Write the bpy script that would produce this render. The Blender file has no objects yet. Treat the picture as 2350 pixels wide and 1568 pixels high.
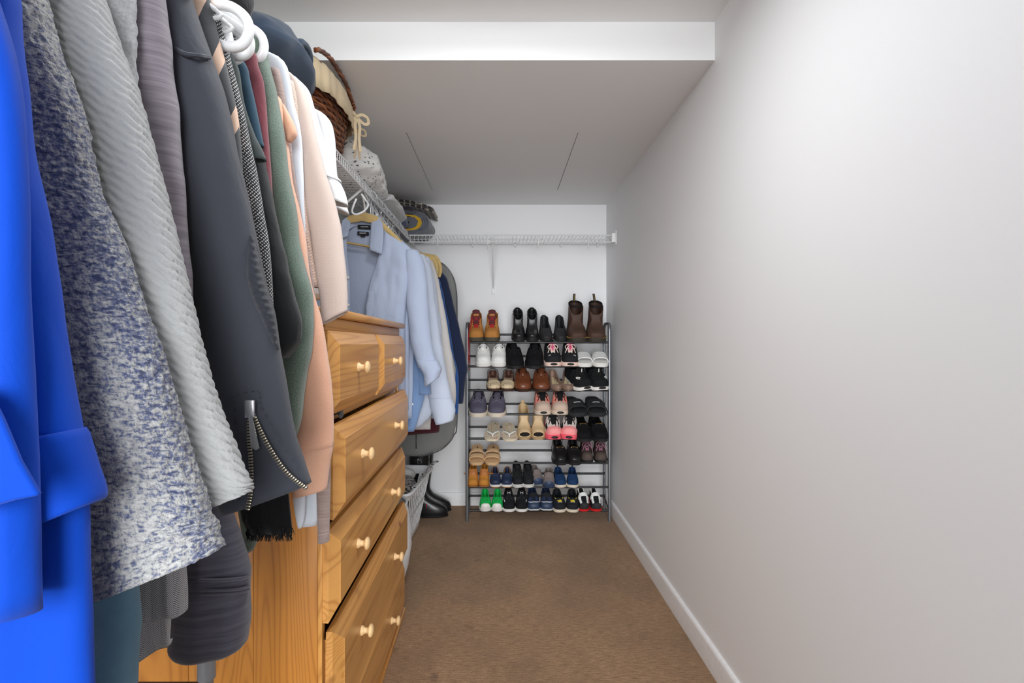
import bpy, bmesh, math, random
import numpy as np
from mathutils import Vector, Matrix, noise

# ------------------------------------------------------------------ camera, light, exposure
SC = bpy.context.scene
COL = SC.collection
FPX, VPX, VPY, CAMZ = 1200.0, 1152.0, 789.0, 1.18
cam_data = bpy.data.cameras.new('camera')
cam_data.sensor_width = 36.0
cam_data.lens = FPX / 2350.0 * 36.0
cam_data.shift_x = (1175.0 - VPX) / 2350.0
cam_data.shift_y = (VPY - 784.0) / 2350.0
cam_data.clip_start = 0.02
cam = bpy.data.objects.new('camera', cam_data)
cam.location = (0, 0, CAMZ)
cam.rotation_euler = (math.radians(90), 0, 0)
COL.objects.link(cam)
SC.camera = cam

world = bpy.data.worlds.new('world')
SC.world = world
world.use_nodes = True
world.node_tree.nodes['Background'].inputs[0].default_value = (0.95, 0.98, 1.0, 1)
world.node_tree.nodes['Background'].inputs[1].default_value = 0.6

SC.view_settings.view_transform = 'Standard'
SC.view_settings.look = 'None'
SC.view_settings.gamma = 1.0
SC.view_settings.use_curve_mapping = False
SC.view_settings.exposure = 0.22

sun_d = bpy.data.lights.new('soft_fill_sun', 'SUN')     # added fill sun from behind the viewer, evens light down the closet
sun_d.energy = 4.7
sun_d.angle = math.radians(44)
sun_d.color = (0.96, 0.985, 1.0)
sun = bpy.data.objects.new('soft_fill_sun', sun_d)
sun.location = (-0.6, -3, 2.2)
sun.rotation_euler = Vector((0.0, 1.0, -0.13)).to_track_quat('-Z', 'Y').to_euler()
COL.objects.link(sun)

LAMP = (-0.02, 1.22, 2.285)
ld = bpy.data.lights.new('ceiling_lamp_light', 'AREA')
ld.shape = 'DISK'
ld.size = 0.34
ld.energy = 9.5
ld.color = (0.94, 0.975, 1.0)
lo = bpy.data.objects.new('ceiling_lamp_light', ld)
lo.location = (LAMP[0], LAMP[1], LAMP[2] - 0.03)
COL.objects.link(lo)

# ------------------------------------------------------------------ helpers
OFF = {}
def P(px, py, D):
    return Vector(((px - VPX) / FPX * D, D, CAMZ - (py - VPY) / FPX * D))
def lin(c):
    c = c / 255.0
    return c / 12.92 if c <= 0.04045 else ((c + 0.055) / 1.055) ** 2.4
def rgb(r, g, b):
    return (lin(r), lin(g), lin(b), 1.0)
def tag(o, label=None, cat=None, group=None, kind=None):
    if label: o['label'] = label
    if cat: o['category'] = cat
    if group: o['group'] = group
    if kind: o['kind'] = kind
    return o
def thing(name, label, cat, loc=(0, 0, 0), group=None, world=True, kind=None):
    o = bpy.data.objects.new(name, None)
    o.empty_display_size = 0.05
    COL.objects.link(o)
    o.location = loc
    OFF[o.name] = Vector(loc) if world else Vector((0, 0, 0))
    return tag(o, label, cat, group, kind)
def mk(name, verts, faces, mat, parent=None, uvs=None, smooth=True, sharp=45, kind=None):
    V = np.array([tuple(v) for v in verts], dtype=float).reshape(-1, 3)
    if parent is not None:
        off = OFF.get(parent.name, Vector((0, 0, 0)))
    else:
        off = Vector(((V[:, 0].min() + V[:, 0].max()) / 2, (V[:, 1].min() + V[:, 1].max()) / 2, V[:, 2].min()))
    V = V - np.array(off)
    me = bpy.data.meshes.new(name)
    me.from_pydata(V.tolist(), [], faces)
    if uvs is not None:
        ul = me.uv_layers.new(name='UVMap')
        li = np.zeros(len(me.loops), dtype=np.int32)
        me.loops.foreach_get('vertex_index', li)
        ul.data.foreach_set('uv', np.array(uvs, dtype=np.float32)[li].ravel())
    me.validate()
    me.polygons.foreach_set('use_smooth', [bool(smooth)] * len(me.polygons))
    if smooth and sharp:
        try: me.set_sharp_from_angle(angle=math.radians(sharp))
        except Exception: pass
    if mat is not None:
        me.materials.append(mat)
    o = bpy.data.objects.new(name, me)
    COL.objects.link(o)
    if parent is not None:
        o.parent = parent
        OFF[o.name] = off
    else:
        o.location = off
        OFF[o.name] = off
    if kind: o['kind'] = kind
    return o

class G:
    def __init__(s):
        s.v = []; s.f = []; s.uv = []
    def add(s, vs, fs, uv=None):
        b = len(s.v)
        s.v += [tuple(v) for v in vs]
        s.f += [tuple(b + i for i in f) for f in fs]
        s.uv += (uv if uv is not None else [(v[0] + v[1], v[2]) for v in vs])
        return s
    def box(s, x0, x1, y0, y1, z0, z1, bev=0.0, M=None):
        if bev <= 0:
            vs = [(x, y, z) for x in (x0, x1) for y in (y0, y1) for z in (z0, z1)]
            fs = [(0, 1, 3, 2), (4, 6, 7, 5), (0, 4, 5, 1), (2, 3, 7, 6), (0, 2, 6, 4), (1, 5, 7, 3)]
        else:
            bm = bmesh.new()
            bmesh.ops.create_cube(bm, size=1.0)
            for v in bm.verts:
                v.co = Vector((x0 + (v.co.x + .5) * (x1 - x0), y0 + (v.co.y + .5) * (y1 - y0), z0 + (v.co.z + .5) * (z1 - z0)))
            bmesh.ops.bevel(bm, geom=bm.edges[:], offset=bev, segments=2, affect='EDGES', profile=0.5)
            bm.verts.index_update()
            vs = [v.co.copy() for v in bm.verts]
            fs = [tuple(v.index for v in f.verts) for f in bm.faces]
            bm.free()
        if M is not None:
            vs = [M @ Vector(v) for v in vs]
        return s.add(vs, fs)
    def tube(s, pts, r, n=8, closed=False, cap=True, flat=1.0, up=None):
        pts = [Vector(p) for p in pts]
        m = len(pts)
        rr = r if hasattr(r, '__len__') else [r] * m
        T = []
        for i in range(m):
            a = pts[(i - 1) % m] if (closed or i > 0) else pts[i]
            b = pts[(i + 1) % m] if (closed or i < m - 1) else pts[i]
            t = (b - a)
            T.append(t.normalized() if t.length > 1e-9 else Vector((0, 0, 1)))
        ref = Vector(up) if up else (Vector((0, 0, 1)) if abs(T[0].z) < 0.9 else Vector((1, 0, 0)))
        nrm = (ref - T[0] * ref.dot(T[0])).normalized()
        vs = []; uv = []; L = 0
        for i in range(m):
            if i:
                nrm = nrm - T[i] * nrm.dot(T[i])
                if nrm.length < 1e-6: nrm = T[i].orthogonal()
                nrm.normalize()
                L += (pts[i] - pts[i - 1]).length
            if up:
                q = Vector(up) - T[i] * Vector(up).dot(T[i])
                if q.length > 1e-3: nrm = q.normalized()
            bi = T[i].cross(nrm)
            for k in range(n):
                a = 2 * math.pi * k / n
                vs.append(pts[i] + nrm * (math.cos(a) * rr[i] * flat) + bi * (math.sin(a) * rr[i]))
                uv.append((L, a * rr[i]))
        fs = []
        for i in range(m if closed else m - 1):
            j = (i + 1) % m
            for k in range(n):
                l = (k + 1) % n
                fs.append((i * n + k, i * n + l, j * n + l, j * n + k))
        if cap and not closed:
            fs.append(tuple(range(n - 1, -1, -1)))
            fs.append(tuple((m - 1) * n + k for k in range(n)))
        return s.add(vs, fs, uv)
    def lathe(s, prof, n=20, c=(0, 0, 0), axis='z', cap=True, sx=1.0, sy=1.0):
        vs = []
        for r, z in prof:
            for k in range(n):
                a = 2 * math.pi * k / n
                x, y = r * math.cos(a) * sx, r * math.sin(a) * sy
                if axis == 'z': p = (x, y, z)
                elif axis == 'x': p = (z, x, y)
                else: p = (x, z, -y)
                vs.append((p[0] + c[0], p[1] + c[1], p[2] + c[2]))
        fs = []
        for i in range(len(prof) - 1):
            for k in range(n):
                l = (k + 1) % n
                fs.append((i * n + k, i * n + l, (i + 1) * n + l, (i + 1) * n + k))
        if cap:
            fs.append(tuple(range(n - 1, -1, -1)))
            fs.append(tuple((len(prof) - 1) * n + k for k in range(n)))
        return s.add(vs, fs)
    def loft(s, rings, closed=True, cap0=False, cap1=False, uv=None):
        n = len(rings[0])
        vs = [p for r in rings for p in r]
        fs = []
        for i in range(len(rings) - 1):
            for k in range(n if closed else n - 1):
                l = (k + 1) % n
                fs.append((i * n + k, i * n + l, (i + 1) * n + l, (i + 1) * n + k))
        if cap0: fs.append(tuple(range(n - 1, -1, -1)))
        if cap1: fs.append(tuple((len(rings) - 1) * n + k for k in range(n)))
        return s.add(vs, fs, uv)
    def slab(s, outline, d, cap=True):
        """extrude a closed 3-D outline by vector d"""
        n = len(outline); d = Vector(d)
        a = [Vector(p) for p in outline]; b = [p + d for p in a]
        fs = [tuple(range(n - 1, -1, -1)), tuple(range(n, 2 * n))]
        fs += [(k, (k + 1) % n, n + (k + 1) % n, n + k) for k in range(n)]
        return s.add(a + b, fs)
    def build(s, name, mat, parent=None, smooth=True, sharp=45, kind=None):
        return mk(name, s.v, s.f, mat, parent, s.uv, smooth, sharp, kind)

def smoothpts(pts, n=6, closed=False):
    pts = [Vector(p) for p in pts]; m = len(pts); out = []
    for i in range(m if closed else m - 1):
        p0 = pts[(i - 1) % m] if (closed or i > 0) else pts[i]
        p1 = pts[i]; p2 = pts[(i + 1) % m]
        p3 = pts[(i + 2) % m] if (closed or i + 2 < m) else p2
        for k in range(n):
            t = k / n
            out.append(0.5 * ((2 * p1) + (p2 - p0) * t + (2 * p0 - 5 * p1 + 4 * p2 - p3) * t * t + (3 * p1 - p0 - 3 * p2 + p3) * t ** 3))
    if not closed: out.append(pts[-1])
    return out
def cinterp(t, ts, ys):
    """monotone cubic interpolation of rows ys (m,k) at parameters t"""
    ts = np.array(ts, float); ys = np.array(ys, float)
    h = np.diff(ts); d = np.diff(ys, axis=0) / h[:, None]
    m = np.zeros_like(ys); m[0] = d[0]; m[-1] = d[-1]
    for i in range(1, len(ts) - 1):
        w = d[i - 1] * d[i]
        m[i] = np.where(w > 0, 2 * w / (d[i - 1] + d[i] + 1e-12 * np.sign(d[i] + 1e-30)), 0)
    i = np.clip(np.searchsorted(ts, t, side='right') - 1, 0, len(ts) - 2)
    x = (t - ts[i]) / h[i]; x = x[:, None]; hh = h[i][:, None]
    return ((1 + 2 * x) * (1 - x) ** 2) * ys[i] + x * (1 - x) ** 2 * hh * m[i] + x * x * (3 - 2 * x) * ys[i + 1] + x * x * (x - 1) * hh * m[i + 1]
def interp1(x, pts):
    return float(np.interp(x, [p[0] for p in pts], [p[1] for p in pts]))

# ------------------------------------------------------------------ materials
class NT:
    def __init__(s, name, rough=0.8, spec=0.3, metal=0.0):
        s.m = bpy.data.materials.new(name); s.m.use_nodes = True
        s.t = s.m.node_tree; s.n = s.t.nodes; s.l = s.t.links
        s.b = s.n['Principled BSDF']
        s.b.inputs['Roughness'].default_value = rough
        s.b.inputs['Specular IOR Level'].default_value = spec
        s.b.inputs['Metallic'].default_value = metal
    def node(s, typ, **kw):
        n = s.n.new(typ)
        for k, v in kw.items():
            if k.startswith('i_'):
                key = k[2:]
                key = int(key) if key.isdigit() else key.replace('_', ' ')
                n.inputs[key].default_value = v
            else: setattr(n, k, v)
        return n
    def link(s, a, b): s.l.new(a, b)
    def coords(s, which='Object', scale=(1, 1, 1), rot=(0, 0, 0), loc=(0, 0, 0)):
        tc = s.node('ShaderNodeTexCoord')
        mp = s.node('ShaderNodeMapping')
        mp.inputs['Scale'].default_value = scale
        mp.inputs['Rotation'].default_value = rot
        mp.inputs['Location'].default_value = loc
        s.link(tc.outputs[which], mp.inputs['Vector'])
        return mp.outputs['Vector']
    def noise(s, vec, scale=5, detail=4, rough=0.55, dist=0.0):
        n = s.node('ShaderNodeTexNoise')
        n.inputs['Scale'].default_value = scale; n.inputs['Detail'].default_value = detail
        n.inputs['Roughness'].default_value = rough; n.inputs['Distortion'].default_value = dist
        s.link(vec, n.inputs['Vector'])
        return n.outputs['Fac']
    def wave(s, vec, scale=5, dist=0, detail=2, dscale=1, profile='SIN', direction='X', typ='BANDS'):
        n = s.node('ShaderNodeTexWave', wave_type=typ, wave_profile=profile)
        if typ == 'BANDS': n.bands_direction = direction
        n.inputs['Scale'].default_value = scale; n.inputs['Distortion'].default_value = dist
        n.inputs['Detail'].default_value = detail; n.inputs['Detail Scale'].default_value = dscale
        s.link(vec, n.inputs['Vector'])
        return n.outputs['Fac']
    def voro(s, vec, scale=5, feature='F1', out='Distance', rnd=1.0):
        n = s.node('ShaderNodeTexVoronoi', feature=feature)
        n.inputs['Scale'].default_value = scale; n.inputs['Randomness'].default_value = rnd
        s.link(vec, n.inputs['Vector'])
        return n.outputs[out]
    def ramp(s, fac, stops, interp='LINEAR'):
        n = s.node('ShaderNodeValToRGB')
        cr = n.color_ramp; cr.interpolation = interp
        while len(cr.elements) < len(stops): cr.elements.new(0.5)
        for e, (p, c) in zip(cr.elements, stops):
            e.position = p; e.color = c
        s.link(fac, n.inputs['Fac'])
        return n.outputs['Color']
    def mix(s, fac, a, b, blend='MIX'):
        n = s.node('ShaderNodeMix', data_type='RGBA', blend_type=blend)
        for sock, v in ((n.inputs[0], fac), (n.inputs[6], a), (n.inputs[7], b)):
            if hasattr(v, 'is_output'): s.link(v, sock)
            else: sock.default_value = v
        return n.outputs[2]
    def math(s, op, a, b=0.0):
        n = s.node('ShaderNodeMath', operation=op)
        for sock, v in ((n.inputs[0], a), (n.inputs[1], b)):
            if hasattr(v, 'is_output'): s.link(v, sock)
            else: sock.default_value = v
        return n.outputs[0]
    def col(s, c):
        if hasattr(c, 'is_output'): s.link(c, s.b.inputs['Base Color'])
        else: s.b.inputs['Base Color'].default_value = c
        return s
    def bump(s, h, strength=0.3, dist=0.002):
        n = s.node('ShaderNodeBump')
        n.inputs['Strength'].default_value = strength; n.inputs['Distance'].default_value = dist
        s.link(h, n.inputs['Height']); s.link(n.outputs['Normal'], s.b.inputs['Normal'])
        return s
    def sheen(s, w=0.3, r=0.5):
        s.b.inputs['Sheen Weight'].default_value = w; s.b.inputs['Sheen Roughness'].default_value = r
        return s

MC = {}
def cached(fn):
    def w(*a, **k):
        key = (fn.__name__, a, tuple(sorted(k.items())))
        if key not in MC: MC[key] = fn(*a, **k)
        return MC[key]
    return w
def mulc(c, f): return (min(c[0] * f, 1), min(c[1] * f, 1), min(c[2] * f, 1), 1)

@cached
def plain(name, c, rough=0.5, spec=0.4, metal=0.0, grain=0.0, gs=60):
    n = NT(name, rough, spec, metal)
    v = n.coords('Object')
    f = n.noise(v, gs, 3)
    n.col(n.mix(f, mulc(c, 1 - 0.10), mulc(c, 1 + 0.10)))
    if grain: n.bump(f, grain, 0.002)
    return n.m
@cached
def paint(name, c, marks=0.0, rough=0.6):
    n = NT(name, rough, 0.25)
    v = n.coords('Object')
    f = n.noise(v, 1.3, 2)
    base = n.mix(f, mulc(c, 0.985), mulc(c, 1.01))
    if marks:
        big = n.noise(v, 5.0, 3)
        sm = n.noise(n.coords('Object', (40, 9, 22)), 1.0, 5, 0.7)
        a = n.ramp(sm, [(0.66, (0, 0, 0, 1)), (0.76, (1, 1, 1, 1))])
        b = n.ramp(big, [(0.60, (0, 0, 0, 1)), (0.70, (1, 1, 1, 1))])
        k = n.math('MULTIPLY', n.math('MULTIPLY', a, b), marks)
        base = n.mix(k, base, mulc(c, 0.72))
    n.col(base)
    n.bump(n.noise(v, 260, 2), 0.06, 0.001)
    return n.m
@cached
def cloth(name, c, c2=None, kind='plain', rough=0.92, sheen=0.25, bump=0.35, s=1.0):
    """fabric on UVs in metres"""
    n = NT(name, rough, 0.15)
    uv = n.coords('UV')
    c2 = c2 or mulc(c, 0.82)
    if kind == 'plain':
        f = n.noise(uv, 900 * s, 2); g = n.noise(uv, 9, 3)
        n.col(n.mix(n.math('ADD', n.math('MULTIPLY', f, 0.5), n.math('MULTIPLY', g, 0.4)), mulc(c, 1.06), c2))
        w = n.noise(n.coords('UV', (1, .45, 1), (0, 0, .25)), 26, 4, 0.5, 1.2)
        n.bump(n.math('ADD', n.math('MULTIPLY', f, 1.0), n.math('MULTIPLY', w, 9.0)), bump, 0.0012)
    elif kind == 'fleece':
        f = n.noise(uv, 420 * s, 5, 0.7); g = n.noise(n.coords('UV', (1, .35, 1)), 160 * s, 4)
        n.col(n.mix(n.ramp(f, [(0.35, (0, 0, 0, 1)), (0.65, (1, 1, 1, 1))]), c, c2))
        n.bump(n.math('ADD', f, n.math('MULTIPLY', g, 0.7)), bump, 0.003)
    elif kind == 'heather':
        f = n.noise(n.coords('UV', (5 * s, 120 * s, 1)), 1.0, 6, 0.65, 0.4); g = n.noise(uv, 1200, 2)
        n.col(n.mix(n.ramp(f, [(0.34, (0, 0, 0, 1)), (0.66, (1, 1, 1, 1))]), c2, c))
        n.bump(n.math('ADD', f, n.math('MULTIPLY', g, .4)), bump, 0.002)
    elif kind == 'boucle':
        f = n.noise(n.coords('UV', (1.0, 2.2, 1), (0, 0, 0.55)), 105 * s, 3, 0.6, 0.6)
        f2 = n.noise(n.coords('UV', (2.0, 1.0, 1), (0, 0, -0.5)), 150 * s, 3, 0.65, 0.4)
        band = n.ramp(n.noise(n.coords('UV', (9, 1.6, 1), loc=(.3, .1, 0)), 1.0, 2), [(0.44, (0, 0, 0, 1)), (0.66, (1, 1, 1, 1))])
        m = n.math('ADD', n.math('MULTIPLY', f, .6), n.math('MULTIPLY', f2, .4))
        m = n.math('SUBTRACT', m, n.math('MULTIPLY', band, 0.085))
        n.col(n.ramp(m, [(0.33, c2), (0.42, rgb(104, 110, 134)), (0.48, mulc(c, .70)), (0.57, c)]))
        n.bump(m, 0.8, 0.010)
    elif kind == 'quilt':
        f = n.noise(uv, 500, 4, 0.7); g = n.noise(n.coords('UV', (1, 1, 1), (0, 0, 0.5)), 160, 3)
        n.col(n.mix(n.math('MULTIPLY', f, 0.6), c, c2))
        n.bump(n.math('ADD', f, g), 0.6, 0.002)
    elif kind == 'rib':
        a = n.wave(uv, 60 * s, 0.3, 1, 3)
        f = n.noise(uv, 700, 3)
        n.col(n.mix(n.ramp(a, [(0.1, (1, 1, 1, 1)), (0.6, (0, 0, 0, 1))]), c, c2))
        n.bump(n.math('ADD', a, n.math('MULTIPLY', f, .3)), bump, 0.002)
    elif kind == 'ribv':
        a = n.wave(uv, 60 * s, 0.3, 1, 3, direction='Y')
        n.col(n.mix(n.ramp(a, [(0.1, (1, 1, 1, 1)), (0.6, (0, 0, 0, 1))]), c, c2))
        n.bump(a, bump, 0.002)
    elif kind == 'waffle':
        a = n.wave(uv, 70 * s, 0.2, 1, 3); b = n.wave(uv, 70 * s, 0.2, 1, 3, direction='Y')
        h = n.math('ADD', a, b)
        n.col(n.mix(n.math('MULTIPLY', h, 0.5), c2, c))
        n.bump(h, bump, 0.002)
    elif kind == 'tweed':
        a = n.wave(n.coords('UV', (1, 1, 1), (0, 0, 0.8)), 75 * s, 3.0, 2, 8)
        b = n.wave(n.coords('UV', (1, 1, 1), (0, 0, -0.8)), 75 * s, 3.0, 2, 8)
        f = n.noise(uv, 500, 3)
        h = n.math('ADD', n.math('MULTIPLY', a, b), n.math('MULTIPLY', f, 0.5))
        n.col(n.ramp(h, [(0.50, c2), (0.74, c)]))
        n.bump(h, 0.6, 0.003)
    elif kind == 'herring':
        sep = n.node('ShaderNodeSeparateXYZ'); n.link(uv, sep.inputs[0])
        u = n.math('MULTIPLY', sep.outputs[0], 120.0 * s)
        tri = n.math('PINGPONG', u, 1.0)
        v = n.math('ADD', n.math('MULTIPLY', sep.outputs[1], 330.0 * s), n.math('MULTIPLY', tri, 2.4))
        w = n.math('FRACT', v)
        f = n.noise(uv, 400, 3)
        w2 = n.math('ADD', w, n.math('MULTIPLY', f, 0.35))
        n.col(n.ramp(w2, [(0.5, c2), (0.72, c)]))
        n.bump(w2, 0.4, 0.002)
    elif kind == 'chevron':
        sep = n.node('ShaderNodeSeparateXYZ'); n.link(uv, sep.inputs[0])
        tri = n.math('PINGPONG', n.math('MULTIPLY', sep.outputs[0], 18.0 * s), 1.0)
        v = n.math('ADD', n.math('MULTIPLY', sep.outputs[1], 9.0 * s), n.math('MULTIPLY', tri, 0.9))
        n.col(n.ramp(n.math('FRACT', v), [(0.0, c), (0.68, c2)], 'CONSTANT'))
        n.bump(n.noise(uv, 900, 2), 0.2, 0.001)
    elif kind == 'denim':
        a = n.wave(n.coords('UV', (1, 1, 1), (0, 0, 0.9)), 330 * s, 1.0, 2, 3)
        f = n.noise(uv, 14, 5, 0.65)
        n.col(n.mix(n.math('ADD', n.math('MULTIPLY', f, 0.9), n.math('MULTIPLY', a, 0.12)), c2, c))
        n.bump(a, 0.25, 0.001)
    elif kind == 'dots':
        d = n.voro(uv, 34 * s); f = n.noise(uv, 90, 3)
        k = n.ramp(n.math('ADD', d, n.math('MULTIPLY', f, 0.25)), [(0.30, (1, 1, 1, 1)), (0.40, (0, 0, 0, 1))])
        n.col(n.mix(k, c, c2)); n.bump(n.noise(uv, 30, 4), 0.4, 0.006)
    elif kind == 'plaid':
        sep = n.node('ShaderNodeSeparateXYZ'); n.link(uv, sep.inputs[0])
        a = n.math('FRACT', n.math('MULTIPLY', sep.outputs[0], 26 * s)); b = n.math('FRACT', n.math('MULTIPLY', sep.outputs[1], 26 * s))
        ga = n.math('GREATER_THAN', a, 0.78); gb = n.math('GREATER_THAN', b, 0.72)
        k = n.math('MULTIPLY', n.math('ADD', ga, gb), 0.5)
        n.col(n.mix(k, c, c2)); n.bump(n.noise(uv, 500, 2), 0.3, 0.002)
    elif kind == 'bstripe':
        a = n.wave(n.coords('UV', (1, 1, 1), (0, 0, 0.7)), 9 * s, 6.0, 2, 2)
        n.col(n.ramp(a, [(0.45, c), (0.55, c2)])); n.bump(n.noise(uv, 60, 3), .3, .004)
    n.sheen(sheen)
    return n.m
@cached
def pine(name, axis='y', c=(206, 150, 82), d=(158, 98, 42), seed=0.0, knots=1.0):
    """varnished pine; grain runs along axis"""
    n = NT(name, 0.34, 0.42)
    st = {'y': (1.0, 0.028, 1.0), 'z': (1.0, 1.0, 0.085), 'x': (0.085, 1.0, 1.0)}[axis]
    tc = n.node('ShaderNodeTexCoord'); oi = n.node('ShaderNodeObjectInfo')
    off = n.node('ShaderNodeVectorMath', operation='SCALE'); off.inputs[3].default_value = 3.7
    cmb = n.node('ShaderNodeCombineXYZ'); 
    for k in range(3): n.link(oi.outputs['Random'], cmb.inputs[k])
    n.link(cmb.outputs[0], off.inputs[0])
    ad = n.node('ShaderNodeVectorMath', operation='ADD'); n.link(tc.outputs['Object'], ad.inputs[0]); n.link(off.outputs[0], ad.inputs[1])
    mp = n.node('ShaderNodeMapping'); mp.inputs['Scale'].default_value = st; mp.inputs['Location'].default_value = (seed, seed * .7, seed * 1.3)
    n.link(ad.outputs[0], mp.inputs['Vector']); v = mp.outputs['Vector']
    big = n.noise(v, 4.2, 2, 0.45, 0.25)
    rings = n.math('PINGPONG', n.math('MULTIPLY', big, 84.0), 1.0)
    rl = n.ramp(rings, [(0.0, (1, 1, 1, 1)), (0.16, (.6, .6, .6, 1)), (0.55, (0, 0, 0, 1))])
    fine = n.noise(v, 170, 4, 0.6)
    tone = n.noise(v, 2.0, 2)
    base = n.ramp(tone, [(0.3, rgb(*[min(255, k * 1.08) for k in c])), (0.7, rgb(*[k * 0.93 for k in c]))])
    base = n.mix(n.math('MULTIPLY', rl, 0.55), base, rgb(*d))
    base = n.mix(n.math('MULTIPLY', fine, 0.22), base, rgb(*[k * .9 for k in d]))
    if knots:
        kn = n.node('ShaderNodeTexVoronoi'); kn.inputs['Scale'].default_value = 3.3
        mk2 = n.node('ShaderNodeMapping'); mk2.inputs['Scale'].default_value = tuple(0.55 if q < .5 else 1.0 for q in st)
        n.link(ad.outputs[0], mk2.inputs['Vector']); n.link(mk2.outputs['Vector'], kn.inputs['Vector'])
        kk = n.ramp(kn.outputs['Distance'], [(0.025, (1, 1, 1, 1)), (0.042, (.4, .4, .4, 1)), (0.06, (0, 0, 0, 1))])
        base = n.mix(n.math('MULTIPLY', kk, 0.65 * knots), base, rgb(96, 52, 22))
    n.col(base)
    n.bump(n.math('ADD', rl, fine), 0.08, 0.001)
    n.b.inputs['Coat Weight'].default_value = 0.15
    n.b.inputs['Coat Roughness'].default_value = 0.25
    return n.m
@cached
def carpet():
    n = NT('brown_carpet', 0.97, 0.05)
    v = n.coords('Object')
    row = n.noise(n.coords('Object', (30, 150, 1)), 1.0, 4, 0.75)
    tuft = n.noise(v, 260, 3, 0.8)
    worn = n.noise(v, 2.6, 3, 0.6)
    spot = n.noise(v, 7.0, 4, 0.65)
    f = n.math('ADD', n.math('MULTIPLY', row, 0.6), n.math('MULTIPLY', tuft, 0.4))
    base = n.ramp(f, [(0.32, rgb(104, 80, 60)), (0.52, rgb(162, 128, 96)), (0.72, rgb(200, 166, 130))])
    base = n.mix(n.ramp(worn, [(0.42, (0, 0, 0, 1)), (0.66, (.45, .45, .45, 1))]), base, rgb(112, 89, 70))
    base = n.mix(n.ramp(spot, [(0.64, (0, 0, 0, 1)), (0.74, (.45, .45, .45, 1))]), base, rgb(80, 64, 54))
    n.col(base)
    n.bump(f, 0.9, 0.006)
    n.sheen(0.15)
    return n.m

WHITEP = plain('white_plastic', rgb(232, 233, 234), 0.35, 0.45)
WIRE = plain('white_wire_coating', rgb(226, 227, 228), 0.35, 0.45)
CHROME = plain('chrome_wire', rgb(214, 216, 219), 0.22, 0.6, 0.5)
GREYM = plain('grey_tube_metal', rgb(128, 131, 136), 0.38, 0.5, 0.75)
BLACKM = plain('black_bar', rgb(38, 39, 41), 0.42, 0.45)
# ------------------------------------------------------------------ room
XL, XR, YB, YF = -0.99, 0.762, 3.82, -0.9
ZS, ZC, YBEAM = 2.195, 2.332, 1.872
WALLM = paint('light_grey_wall_paint', rgb(238, 238, 239), 0.55)
WALLB = paint('back_wall_paint', rgb(238, 238, 240), 0.0)
CEILM = paint('ceiling_paint', rgb(240, 240, 240), 0.0)
TRIMM = plain('trim_gloss_paint', rgb(242, 242, 243), 0.3, 0.45)
g = G(); g.box(XL, XR, YF, YB, -0.06, 0.0)
tag(g.build('floor', carpet(), smooth=False), 'brown woven carpet floor with worn dark patches', 'floor', kind='structure')
g = G(); g.box(XR, XR + 0.1, YF, YB + 0.1, -0.06, 2.45)
tag(g.build('wall_right', WALLM, smooth=False), 'long plain light grey wall on the right with faint scuffs', 'wall', kind='structure')
g = G(); g.box(XL - 0.1, XL, YF, YB + 0.1, -0.06, 2.45)
tag(g.build('wall_left', WALLB, smooth=False), 'light grey wall behind the hanging clothes', 'wall', kind='structure')
g = G(); g.box(XL, XR, YB, YB + 0.1, -0.06, 2.45)
tag(g.build('wall_back', WALLB, smooth=False), 'white end wall behind the shoe rack', 'wall', kind='structure')
g = G(); g.box(XL, XR, YF, YBEAM, ZC, ZC + 0.1)
tag(g.build('ceiling', CEILM, smooth=False), 'upper ceiling in front of the lowered soffit', 'ceiling', kind='structure')
# lowered soffit, open where the access panel sits
ax0, ax1, ay0, ay1 = -0.462, 0.368, 2.515, 3.46
g = G()
g.box(XL, ax0, YBEAM, YB, ZS, ZS + 0.14); g.box(ax1, XR, YBEAM, YB, ZS, ZS + 0.14)
g.box(ax0, ax1, YBEAM, ay0, ZS, ZS + 0.14); g.box(ax0, ax1, ay1, YB, ZS, ZS + 0.14)
g.box(XL, XR, YBEAM + .001, YB, ZS + 0.14, 2.45)
sof = g.build('ceiling_soffit', CEILM, smooth=False)
tag(sof, 'lowered white soffit over the far half of the closet', 'ceiling', kind='structure')
g = G(); g.box(ax0 + .0035, ax1 - .0035, ay0 + .0008, ay1, ZS, ZS + 0.03)
g.build('access_panel', CEILM, sof, smooth=False)
# baseboards, rounded top edge
def baseboard(name, p0, p1, inward, label):
    p0 = Vector(p0); p1 = Vector(p1); inn = Vector(inward)
    prof = [(0, 0), (.014, 0), (.014, .082), (.0125, .090), (.008, .095), (0, .096)]
    g = G()
    g.loft([[p + inn * a + Vector((0, 0, b)) for a, b in prof] for p in (p0, p1)], True, True, True)
    tag(g.build(name, TRIMM, smooth=True, sharp=50), label, 'baseboard', kind='structure')
baseboard('baseboard_right', (XR, YF, 0), (XR, YB, 0), (-1, 0, 0), 'white baseboard along the right wall')
baseboard('baseboard_back', (XL, YB, 0), (XR - .014, YB, 0), (0, -1, 0), 'white baseboard along the end wall')
baseboard('baseboard_left', (XL, YF, 0), (XL, YB - .014, 0), (1, 0, 0), 'white baseboard behind the chest of drawers')
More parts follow.
